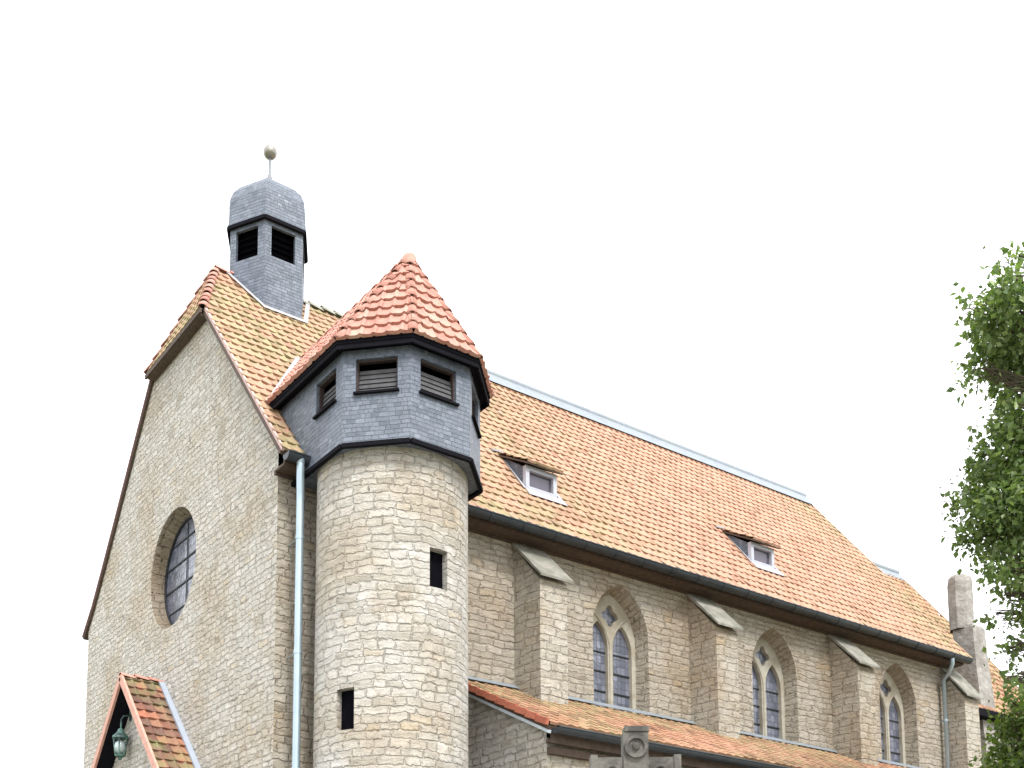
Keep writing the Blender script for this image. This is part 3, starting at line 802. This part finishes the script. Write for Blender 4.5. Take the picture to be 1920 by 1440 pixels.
# -- bell turret on the ridge
BX, BY = 2.05, YC
hexp = lambda r, z, k: Vector((BX + r * math.cos(R(-120 + 60 * k)), BY + r * math.sin(R(-120 + 60 * k)), z))
tb = MB(); bz0, bz1 = 15.0, 18.80; RB_ = .913
tw = []
for k in range(6):
    a, b_ = hexp(RB_, 0, k), hexp(RB_, 0, k + 1); L = (b_ - a).length; ud = (b_ - a) / L; nd = ud.cross(Vector((0, 0, 1)))
    hh = [(L * .17, 17.92), (L * .80, 17.92), (L * .80, 18.62), (L * .17, 18.62)]
    panel(tb, [(0, bz0), (L, bz0), (L, bz1), (0, bz1)], [(hh, hh, .07)], a + Vector((0, 0, 0)), ud, nd, 0); tw.append((a, ud, nd, L))
bt = tb.build('bell_turret', M_['slate'], church)
for a, ud, nd, L in tw:
    q = MB(); up = Vector((0, 0, 1)); Q = lambda u, z, d_=0: a + ud * u + up * z - nd * d_
    q.quad(Q(L * .12, 17.85, .2), Q(L * .88, 17.85, .2), Q(L * .88, 18.7, .2), Q(L * .12, 18.7, .2))  # black sheet paints the dark belfry interior behind the slats
    for kk in range(5):
        z = 17.94 + kk * .14; q.bar(Q(L * .17, z, .14), Q(L * .8, z, .14), .09, .015, nd * .8 + up)
    q.build('louvre', M_['dark'], bt)
hd = MB()
hd.lathe([(.89, 18.76), (.985, 18.77), (.97, 18.84), (.955, 19.05), (.96, 19.25), (.94, 19.46), (.86, 19.66), (.71, 19.84), (.49, 20.01), (.25, 20.17), (.05, 20.34)], (BX, BY), 6, False, R(-120))
hd.build('hood', M_['slate'], bt)
et = MB()
for k in range(6):
    et.bar(hexp(.97, 18.74, k), hexp(.97, 18.74, k + 1), .06, .08)
et.build('eave_board', M_['tar'], bt)
fl = MB(); un = Vector((0, -S, 1)).normalized() * .085
# flashing round the foot of the turret on the south slope
pts = []
for k in (-1, 0, 1, 2):
    p_ = hexp(RB_ + .02, 0, k); q_ = hexp(RB_ + .13, 0, k)
    pts.append((Vector((p_.x, p_.y, zroof(p_.y))) + un, Vector((q_.x, q_.y, zroof(q_.y))) + un))
for i in range(3): fl.quad(pts[i][0], pts[i + 1][0], pts[i + 1][1], pts[i][1])
fl.build('flashing', M_['flash'], bt)
fi = MB(); fi.lathe([(.10, 20.24), (.07, 20.34), (.032, 20.46), (.03, 20.86), (.03, 20.95)], (BX, BY), 12); fi.lathe([(.012, 21.1), (.010, 21.6), (.002, 21.75)], (BX, BY), 8)
fi.build('finial_rod', plain('grey_metal_rod', (.16, .17, .18), .5, .3), bt)
fb = MB(); fb.lathe([(.16 * math.sin(PI * i / 12) + .0001, 21.0 - .16 * math.cos(PI * i / 12)) for i in range(13)], (BX, BY), 20); fb.build('finial_ball', M_['brass'], bt)

# -- chancel behind the nave
CZ, CX1 = 16.2, 25.3
zch = lambda y: CZ - S * abs(y - YC)
cs = [(XE + .02, -.25, zch(-.25)), (CX1, -.25, zch(-.25)), (CX1, YC, CZ), (XE + .02, YC, CZ)]
cn = [(p_[0], 2 * YC - p_[1], p_[2]) for p_ in cs]
cm = MB(); tiles(cm, cs); tiles(cm, cn, ns=3, wt=.47, rt=.6); co = cm.build('chancel_roof', M_['tile_mossy'], church)
c2 = MB(); slab(c2, cs, .07); slab(c2, cn, .07); c2.build('roof_boarding', M_['wood'], co)
c3 = MB(); c3.tube([(XE, YC, CZ + .04), (CX1, YC, CZ + .04)], .12, 10)
for sg in (-1, 1): c3.quad((XE, YC, CZ + .13), (CX1, YC, CZ + .13), (CX1, YC + sg * .34, CZ - .34 * S + .09), (XE, YC + sg * .34, CZ - .34 * S + .09))
c3.build('ridge_cap', M_['lead'], co)
c4 = MB(); c4.box(20.41, 25.15, .15, 9.7, 0, 9.55); c4.add([(25.15, .15, 9.55), (25.15, 9.7, 9.55), (25.15, YC, CZ - .25)], [(0, 1, 2)]); c4.build('chancel_wall', M_['stone'], church)
c5 = MB(); c5.box(20.5, 25.25, -.38, -.28, zch(-.25) - .2, zch(-.25) + .0); c5.box(20.5, 25.25, -.28, .149, zch(-.25) - .22, zch(-.25) - .17); c5.build('eave_board', M_['tar'], co)

# -- chimney beside the east corner
ch = MB()
sx, sy, a0 = 21.58, .27, .30
def ringbox(z, h, dx=0, dy=0):
    return [(sx - h + dx * 0, sy - h - dy, z), (sx + h + dx, sy - h - dy, z), (sx + h + dx, sy + h, z), (sx - h, sy + h, z)]
lv = [ringbox(0, a0 + .2, .55, .5), ringbox(6, a0 + .06, .34, .3), ringbox(9, a0, .20, .18), ringbox(11.2, a0, .05, .04), ringbox(12.28, a0, 0, 0), ringbox(12.36, a0 - .03, 0, 0)]
for A, B in zip(lv[:-1], lv[1:]):
    for i in range(4): ch.quad(A[i], A[(i + 1) % 4], B[(i + 1) % 4], B[i])
ch.quad(*lv[-1])
ch.lathe([(.335, 12.3), (.345, 12.7), (.35, 13.2), (.35, 13.66), (.325, 13.80), (.25, 13.89), (.12, 13.94), (.001, 13.95)], (21.50, .42), 8, False, R(12))
ch.build('chimney', M_['render'], church)

# ================================================================== PORCH
PY, PZ, PS = 5.15, 8.32, 1.06
porch = tag(empty('porch', (-.45, PY, 0)), 'small steep gabled porch with mossy dark red tiles against the gable wall', 'porch')
px0, px1 = -.86, -.004; dw = 3.6
for sg in (1, -1):
    poly = [(px0, PY - sg * dw, PZ - dw * PS), (px1, PY - sg * dw, PZ - dw * PS), (px1, PY, PZ), (px0, PY, PZ)]
    pr = MB(); tiles(pr, poly, wt=.215, rt=.27, amp=.04, lift=.05, lipdown=.06)
    ro = place(pr.build('roof', tilemat('dark_red_pantile', [(0, (.12, .06, .05)), (.25, (.26, .11, .08)), (.5, (.17, .10, .08)), (.75, (.33, .17, .11)), (1, (.42, .16, .10))], moss=(.13, .14, .06), moss_amt=.75, moss_lo=.38), None), porch)
    s3 = MB(); slab(s3, poly, .07); q = s3.build('roof_boarding', M_['tar']); q.parent = ro
    bb = MB(); bb.bar((px0 - .02, PY - sg * dw, PZ - dw * PS + .0), (px0 - .02, PY, PZ + .0), .05, .15, (0, -PS * sg, 1)); q = bb.build('barge_board', plain('salmon_barge_board', (.50, .28, .22), .8, var=.2, scale=9)); q.parent = ro
    ff = MB(); ff.bar((px1 - .06, PY - sg * dw, PZ - dw * PS + .10), (px1 - .06, PY - sg * .1, PZ), .12, .05, (0, -PS * sg, 1)); q = ff.build('wall_flashing', plain('pale_zinc_flashing', (.30, .335, .39), .45, .1, var=.08)); q.parent = ro
pr = MB(); captiles(pr, (px0 - .02, PY, PZ + .05), (px1, PY, PZ + .05), (0, 0, 1), r=.09, ln=.3, flat=.8)
place(pr.build('ridge_tile', M_['tile_new']), porch)
for sg in (1, -1):
    pw = MB(); yy = PY - sg * (dw - .55); pw.box(px0 + .1, px1, yy - .22, yy + .22, 0, PZ - (dw - .55) * PS - .32); place(pw.build('side_wall', M_['gable_stone']), porch)

pw = MB(); hd_ = arch(PY, 0, 2.2, 1.1, 1.2)
panel(pw, [(PY - 3.1, 0), (PY + 3.1, 0), (PY + 3.1, PZ - 3.1 * PS - .12), (PY, PZ - .12), (PY - 3.1, PZ - 3.1 * PS - .12)], [(hd_, hd_, .3)], (-.52, 0, 0), (0, 1, 0), (-1, 0, 0), .0)
place(pw.build('front_wall', M_['gable_stone']), porch)
# lantern on the porch gable
LX, LY, LZ = -.72, 5.5, 7.05
lt = tag(empty('wall_lantern', (LX, LY, LZ - .35)), 'green copper lantern with round glass globe on the porch gable wall', 'lantern')
b = MB(); b.lathe([(.0001, LZ + .32), (.05, LZ + .3), (.09, LZ + .22), (.17, LZ + .14), (.18, LZ + .10), (.0001, LZ + .10)], (LX, LY), 8, False); place(b.build('lamp_cap', M_['verdigris']), lt)
b = MB()
for k in range(6):
    t = 2 * PI * k / 6; b.bar((LX + .15 * math.cos(t), LY + .15 * math.sin(t), LZ + .1), (LX + .10 * math.cos(t), LY + .10 * math.sin(t), LZ - .26), .02, .02, (math.cos(t), math.sin(t), 0))
b.lathe([(.0001, LZ - .27), (.11, LZ - .27), (.12, LZ - .24), (.0001, LZ - .24)], (LX, LY), 8, False); b.lathe([(.0001, LZ - .36), (.04, LZ - .33), (.05, LZ - .27)], (LX, LY), 8); place(b.build('cage', M_['verdigris']), lt)
gm = NT('lamp_glass'); gm.done((.35, .42, .42), .15, 0, .6)
b = MB(); b.lathe([(.13 * math.sin(PI * i / 12) + .0001, LZ - .08 - .15 * math.cos(PI * i / 12)) for i in range(13)], (LX, LY), 16); place(b.build('globe', gm.m), lt)
b = MB(); b.tube([(LX, LY, LZ + .3), (LX, LY, LZ + .5), (LX + .05, LY, LZ + .58), (-.522, LY, LZ + .6)], .018, 8); b.box(-.545, -.522, LY - .05, LY + .05, LZ + .5, LZ + .72); place(b.build('wall_bracket', M_['verdigris']), lt)

# ================================================================== LEAN-TO ANNEX
annex = tag(empty('lean_to_annex', (12, -1.4, 0)), 'low stone annex with mossy orange lean-to roof and dark gutter below the pointed windows', 'annex')
ax0, ax1 = 3.5, 23.0; z0a, sa = 7.80, .50; za = lambda y: z0a + sa * y
ply = [(ax0, -3.02, za(-3.02)), (ax1, -3.02, za(-3.02)), (ax1, -.004, za(0)), (ax0, -.004, za(0))]
ar = MB(); tiles(ar, ply, wt=.225, rt=.29, amp=.045, lift=.045); aro = place(ar.build('roof', M_['tile_mossy']), annex)
s4 = MB(); slab(s4, ply, .07); q = s4.build('roof_boarding', M_['wood']); q.parent = aro
vt = MB(); k = 0
nv = int(2.9 / .29)
for k in range(11):
    ya = -3.02 + k * .275; A = Vector((ax0 - .035, ya, za(ya) + .06)); B = Vector((ax0 - .035, ya + .28, za(ya + .28) + .035)); vt.bar(A, B, .06, .11, (0, -.45, 1))
q = vt.build('verge_tiles', tilemat('bright_red_tile', [(0, (.36, .11, .07)), (1, (.52, .18, .11))], moss_amt=.0)); q.parent = aro
vt = MB(); vt.bar((ax0 + .03, -3.0, za(-3.0) - .11), (ax0 + .03, -.1, za(-.1) - .11), .05, .05, (0, -.45, 1)); q = vt.build('verge_flashing', plain('pale_blue_zinc', (.5, .56, .62), .5, .1)); q.parent = aro
fl = MB(); fl.quad((ax0, -.02, z0a + .14), (ax1, -.02, z0a + .14), (ax1, -.14, za(-.14) + .11), (ax0, -.14, za(-.14) + .11)); q = fl.build('wall_flashing', M_['lead']); q.parent = aro
aw = MB(); panel(aw, [(-2.80, 0), (-.0, 0), (-.0, za(0) - .14), (-2.80, za(-2.80) - .14)], [], (3.62, 0, 0), (0, 1, 0), (-1, 0, 0), 0); place(aw.build('end_wall', M_['stone']), annex)
aw = MB(); hl = [(7.35, 2.6), (21.5, 2.6), (21.5, 5.98), (7.35, 5.98)]
panel(aw, [(3.62, 0), (ax1 - .1, 0), (ax1 - .1, 6.15), (3.62, 6.15)], [(hl, hl, .5)], (0, -2.80, 0), (1, 0, 0), (0, -1, 0), 0); place(aw.build('front_wall', M_['stone']), annex)
aw = MB(); aw.quad((7.2, -2.32, 2.5), (21.6, -2.32, 2.5), (21.6, -2.32, 6.1), (7.2, -2.32, 6.1))  # black sheet and posts stand in for the dark open cloister bay
for i in range(8): aw.box(7.35 + i * 2, 7.5 + i * 2, -2.6, -2.4, 2.6, 5.98)
place(aw.build('dark_opening_infill', M_['tar']), annex)
aw = MB(); aw.box(3.6, ax1, -2.98, -2.92, 6.02, 6.2); aw.box(3.6, ax1, -2.92, -2.804, 6.05, 6.10); aw.box(3.62, ax1, -2.9, -2.803, 5.86, 5.98); q = place(aw.build('eave_board', M_['wood']), annex)
gt = MB(); gy, gz, gr = -3.12, 6.24, .10
for (ra, s_) in ((gr, 1), (gr - .012, -1)):
    ring = [(gy + ra * math.cos(PI + PI * k / 10), gz + ra * math.sin(PI + PI * k / 10)) for k in range(11)]
    for k in range(10):
        q = [(3.55, *ring[k]), (ax1, *ring[k]), (ax1, *ring[k + 1]), (3.55, *ring[k + 1])]; gt.add(q if s_ > 0 else q[::-1], [(0, 1, 2, 3)], None, True)
gt.add([(3.55, gy + gr * math.cos(PI + PI * k / 10), gz + gr * math.sin(PI + PI * k / 10)) for k in range(11)], [tuple(range(11))])
gt.tube([(3.55, gy - gr, gz), (ax1, gy - gr, gz)], .014, 6)
place(gt.build('gutter', M_['gutter']), annex)

# ================================================================== WAYSIDE CROSS
cr0 = Vector((-3.22, -11.95, 0)); yaw = R(-37)
cross = tag(empty('stone_cross', cr0), 'dark weathered carved stone cross standing in front of the annex gutter', 'cross')
ud = Vector((math.cos(yaw), math.sin(yaw), 0)); nd = Vector((math.sin(yaw), -math.cos(yaw), 0))
def cbox(mb, u0, u1, d0, d1, z0, z1, bev=.012):
    P = lambda u, d_, z: cr0 + ud * u + nd * d_ + Vector((0, 0, z))
    vs = [P(u, d_, z) for z in (z0, z1) for (u, d_) in ((u0, d0), (u1, d0), (u1, d1), (u0, d1))]
    mb.add(vs, [(0, 3, 2, 1), (4, 5, 6, 7), (0, 1, 5, 4), (1, 2, 6, 5), (2, 3, 7, 6), (3, 0, 4, 7)])
sh = MB(); cbox(sh, -.082, .082, -.07, .07, .5, 3.44); cbox(sh, -.072, .088, -.078, .078, 3.44, 3.475); cbox(sh, -.34, .34, -.28, .28, 0, .28); cbox(sh, -.22, .22, -.18, .18, .28, .5)
place(sh.build('shaft', M_['cross']), cross)
am = MB()
for sg in (-1, 1):
    lo, hi = sorted((sg * .083, sg * .275)); cbox(am, lo, hi, -.055, .055, 3.06, 3.27)
    lo, hi = sorted((sg * .25, sg * .295)); cbox(am, lo, hi, -.065, .065, 3.05, 3.285)
place(am.build('cross_arm', M_['cross']), cross)
bo = MB()
def ringpts(cu, cz, r, d_): return [cr0 + ud * (cu + r * math.cos(2 * PI * k / 20)) + nd * d_ + Vector((0, 0, cz + r * math.sin(2 * PI * k / 20))) for k in range(20)]
rings = [ringpts(0, 3.335, .075, .07), ringpts(0, 3.335, .075, .095), ringpts(0, 3.335, .055, .095), ringpts(0, 3.335, .05, .078), ringpts(0, 3.335, .028, .078), ringpts(0, 3.335, .018, .10), ringpts(0, 3.335, .001, .105)]
for a, b_ in zip(rings[:-1], rings[1:]):
    bo.add(a + b_, [(k, (k + 1) % 20, 20 + (k + 1) % 20, 20 + k) for k in range(20)])
for sg in (-1, 1):
    cx_, cz_ = sg * .17, 3.17
    sp = [cr0 + ud * (cx_ + sg * (.02 + .012 * t) * math.cos(t)) + nd * .06 + Vector((0, 0, cz_ + (.02 + .012 * t) * math.sin(t))) for t in [i * .35 for i in range(18)]]
    bo.tube(sp, .014, 6)
place(bo.build('carved_ornament', M_['cross']), cross)

# ================================================================== TREES
def blob_leaves(mb, clumps, per, size, rg, sid0=0):
    """clumps: (centre, radius, density, flat); leaves on twigs through each clump's volume"""
    V = []; F = []; U = []
    for ci, (c, r, dn) in enumerate(clumps):
        nt_ = max(3, int(per * dn * r * r))
        for t in range(nt_):
            # a twig: start inside, run outwards and droop
            a = rg.normal(size=3); a /= np.linalg.norm(a); rad = r * rg.uniform(.15, 1.0) ** .6
            p0 = np.array(c) + a * rad * np.array([1, 1, .75])
            d_ = a * np.array([1, 1, .4]) + rg.normal(size=3) * .5; d_[2] -= .25; d_ /= np.linalg.norm(d_)
            L = rg.uniform(.15, .45)
            for k in range(rg.integers(5, 10)):
                q = p0 + d_ * L * rg.uniform(0, 1) + rg.normal(size=3) * .05; q[2] -= .03 * k
                s_ = size * rg.uniform(.45, 1.4)
                l = rg.normal(size=3); l[2] -= .5; l /= np.linalg.norm(l)
                n_ = rg.normal(size=3) * .8 + np.array([0, 0, 1]); w_ = np.cross(l, n_); w_ /= np.linalg.norm(w_) + 1e-9
                b = len(V); bend = np.cross(w_, l) * s_ * .12
                V += [q, q + l * s_ * .5 + w_ * s_ * .33 + bend, q + l * s_, q + l * s_ * .5 - w_ * s_ * .33 + bend]
                F.append((b, b + 1, b + 2, b + 3)); uq = (rg.integers(0, 900) + .5, rg.integers(0, 900) + .5); U.append([uq] * 4)
    mb.add(V, F, U)

def limb(mb, p0, p1, r0, r1, rg, n=6, wob=.12, droop=0.0):
    p0 = np.array(p0, float); p1 = np.array(p1, float); pts = []
    for i in range(n + 1):
        t = i / n; q = p0 + (p1 - p0) * t; 
        if 0 < i < n: q = q + rg.normal(size=3) * wob
        q[2] += droop * math.sin(PI * t); pts.append(q)
    mb.tube(pts, [r0 + (r1 - r0) * i / n for i in range(n + 1)], 8, False)
    return pts

def tree(name, label, base, top, fork, clumps, leaf, per, size, seed, r0=.28):
    rg = np.random.default_rng(seed)
    root = tag(empty(name, base), label, 'tree')
    t = MB(); pts = limb(t, base, top, r0, .06, rg, 10, .08)
    for (c, r, dn) in clumps:
        hz = min(max((c[2] - base[2] - r * 1.2) / (top[2] - base[2]), .25), .93); k = int(hz * 10); s_ = pts[k]
        e = limb(t, s_, c, r0 * .32 * (1 - hz * .5), .02, rg, 6, .1, .15)
        for m_ in range(9):
            a = rg.normal(size=3); a[2] *= .5; a /= np.linalg.norm(a); limb(t, e[3 + m_ % 3], np.array(c) + a * r * .85, .022, .006, rg, 4, .06)
    place(t.build('trunk', M_['bark']), root)
    l = MB(); blob_leaves(l, clumps, per, size, rg); place(l.build('crown', leaf), root)
    return root
CL1 = [((9.63, -8.02, 12.13), 0.36, 1), ((9.25, -8.25, 11.44), 0.43, 1), ((9.58, -7.94, 11.41), 0.27, 0.8), ((10.63, -7.33, 9.0), 0.35, 1), ((10.7, -7.28, 8.51), 0.31, 0.35), ((11.02, -7.06, 8.06), 0.34, 0.35), ((11.09, -7.0, 7.5), 0.31, 0.35), ((9.06, -8.14, 13.27), 0.32, 1), ((8.1, -8.81, 13.12), 0.26, 0.5), ((9.7, -7.9, 10.67), 0.51, 1), ((10.06, -7.64, 9.75), 0.51, 1)] + [((7.59, -8.97, 12.48), 0.37, 0.5), ((7.99, -8.77, 12.26), 0.49, 1), ((9.05, -8.26, 12.24), 0.61, 1.2), ((8.56, -8.23, 12.17), 0.38, 1), ((7.61, -8.62, 12.2), 0.31, 0.8), ((7.9, -8.18, 12.61), 0.24, 0.55), ((8.19, -8.18, 12.34), 0.24, 0.6), ((7.96, -8.21, 11.53), 0.16, 0.5), ((8.82, -7.97, 12.1), 0.26, 0.8), ((8.33, -8.57, 11.05), 0.23, 0.8), ((8.87, -8.2, 10.85), 0.45, 1), ((8.89, -7.86, 11.0), 0.26, 0.6), ((8.98, -7.88, 10.48), 0.48, 1.1), ((9.03, -7.48, 10.63), 0.26, 0.6), ((9.47, -7.31, 10.24), 0.46, 1), ((9.56, -6.82, 10.48), 0.27, 0.55), ((9.03, -7.99, 9.82), 0.59, 1.2), ((9.59, -7.39, 9.63), 0.49, 1.1), ((9.46, -7.08, 9.76), 0.3, 0.8), ((9.31, -7.84, 9.05), 0.44, 1.2), ((8.88, -7.91, 8.66), 0.25, 0.8), ((9.56, -7.02, 10.8), 0.17, 0.4), ((9.56, -7.74, 8.32), 0.2, 0.8), ((9.44, -7.54, 8.43), 0.12, 0.6), ((10.32, -6.88, 8.45), 0.09, 0.5), ((9.98, -7.29, 8.17), 0.13, 0.5), ((9.94, -7.38, 7.73), 0.17, 0.6), ((10.34, -6.99, 7.81), 0.08, 0.4), ((9.41, -7.72, 7.03), 0.15, 0.7), ((10.37, -7.02, 7.31), 0.1, 0.5), ((10.76, -10.51, 13.8), 0.85, 0.8), ((13.19, -12.37, 12.67), 0.93, 0.8), ((13.58, -7.42, 9.71), 0.9, 0.8), ((11.9, -13.07, 14.0), 0.71, 0.8), ((11.81, -9.67, 8.58), 0.67, 0.8), ((9.25, -9.77, 9.24), 0.68, 0.8), ((10.36, -10.42, 12.01), 0.75, 0.8), ((9.82, -9.07, 8.66), 0.65, 0.8), ((12.0, -12.69, 14.88), 0.88, 0.8), ((14.55, -9.3, 10.28), 0.87, 0.8), ((14.9, -12.35, 10.4), 0.81, 0.8), ((13.25, -11.31, 9.26), 0.79, 0.8), ((14.6, -9.33, 10.6), 0.81, 0.8), ((14.74, -11.98, 12.02), 0.96, 0.8), ((12.84, -7.16, 13.53), 0.64, 0.8), ((11.19, -12.41, 14.24), 0.98, 0.8), ((14.65, -12.4, 9.34), 0.7, 0.8), ((13.6, -6.72, 11.23), 0.73, 0.8), ((14.94, -8.91, 13.78), 0.76, 0.8), ((14.1, -12.07, 8.15), 0.7, 0.8), ((12.1, -11.04, 8.72), 0.81, 0.8), ((15.86, -9.86, 13.13), 0.95, 0.8), ((10.38, -10.57, 11.79), 0.84, 0.8), ((10.41, -10.79, 14.34), 0.6, 0.8), ((13.72, -9.01, 14.39), 0.87, 0.8), ((11.18, -9.5, 14.56), 0.75, 0.8), ((11.09, -9.24, 15.07), 0.87, 0.8), ((10.5, -11.45, 8.48), 0.79, 0.8), ((12.92, -8.67, 15.46), 0.86, 0.8), ((12.24, -12.03, 12.81), 0.95, 0.8), ((12.57, -7.44, 11.42), 0.96, 0.8), ((9.29, -10.97, 11.9), 0.66, 0.8), ((11.8, -10.08, 9.12), 0.92, 0.8), ((13.82, -8.52, 9.05), 0.95, 0.8), ((12.23, -9.64, 7.95), 0.89, 0.8), ((9.57, -11.64, 11.34), 0.74, 0.8), ((13.12, -12.43, 9.24), 0.73, 0.8), ((11.79, -9.32, 14.41), 0.6, 0.8), ((15.19, -10.5, 12.61), 0.68, 0.8), ((10.86, -8.55, 14.42), 0.84, 0.8), ((15.95, -7.92, 11.69), 0.96, 0.8), ((12.43, -8.67, 14.22), 0.66, 0.8), ((13.66, -7.09, 11.23), 0.8, 0.8), ((14.06, -12.1, 12.13), 0.95, 0.8), ((15.67, -8.8, 10.24), 0.89, 0.8), ((13.54, -9.86, 9.06), 0.76, 0.8)]
CL2 = [((14.37, -4.98, 7.61), 0.37, 1.0), ((14.39, -4.69, 7.6), 0.25, 0.9), ((14.49, -4.75, 7.17), 0.46, 1.2), ((15.01, -4.26, 6.88), 0.45, 1.1), ((14.32, -4.97, 6.55), 0.54, 1.3), ((14.89, -4.14, 7.09), 0.18, 0.6), ((14.18, -4.75, 6.13), 0.54, 1.1), ((15.28, -4.47, 6.07), 0.63, 1.2), ((14.26, -4.92, 7.91), 0.15, 0.6), ((14.75, -4.95, 8.19), 0.31, 0.9), ((15.71, -6.17, 4.76), 0.64, 0.9), ((16.01, -4.61, 5.36), 0.65, 0.9), ((15.46, -6.14, 4.73), 0.41, 0.9), ((14.51, -4.44, 5.84), 0.58, 0.9), ((14.99, -4.41, 6.45), 0.44, 0.9), ((15.41, -6.33, 6.32), 0.5, 0.9), ((15.38, -5.81, 6.84), 0.63, 0.9), ((17.14, -5.15, 5.9), 0.42, 0.9), ((14.54, -4.35, 5.4), 0.55, 0.9), ((16.55, -5.75, 5.91), 0.46, 0.9), ((16.49, -5.62, 5.55), 0.64, 0.9), ((15.87, -6.54, 6.84), 0.51, 0.9), ((15.21, -3.98, 6.35), 0.56, 0.9), ((15.43, -4.38, 5.66), 0.42, 0.9), ((16.92, -4.51, 5.92), 0.49, 0.9), ((16.9, -5.01, 7.01), 0.44, 0.9), ((15.02, -4.3, 6.13), 0.69, 0.9), ((15.55, -4.05, 6.46), 0.57, 0.9), ((16.8, -4.49, 6.73), 0.47, 0.9), ((15.83, -4.74, 6.89), 0.43, 0.9), ((15.78, -4.38, 4.94), 0.46, 0.9), ((15.86, -4.33, 4.87), 0.67, 0.9)]
tree('broadleaf_tree', 'tall dark green broadleaf tree reaching in from the right edge beside the church', (12.6, -9.9, 0), (12.7, -9.8, 15.2), 0, CL1, M_['leaf'], 420, .115, 11)
tree('young_tree', 'lower pale green leafy tree in front of the chancel eave', (15.68, -5.26, 0), (15.78, -5.26, 6.6), 0, CL2, M_['leaf2'], 420, .11, 5, .13)
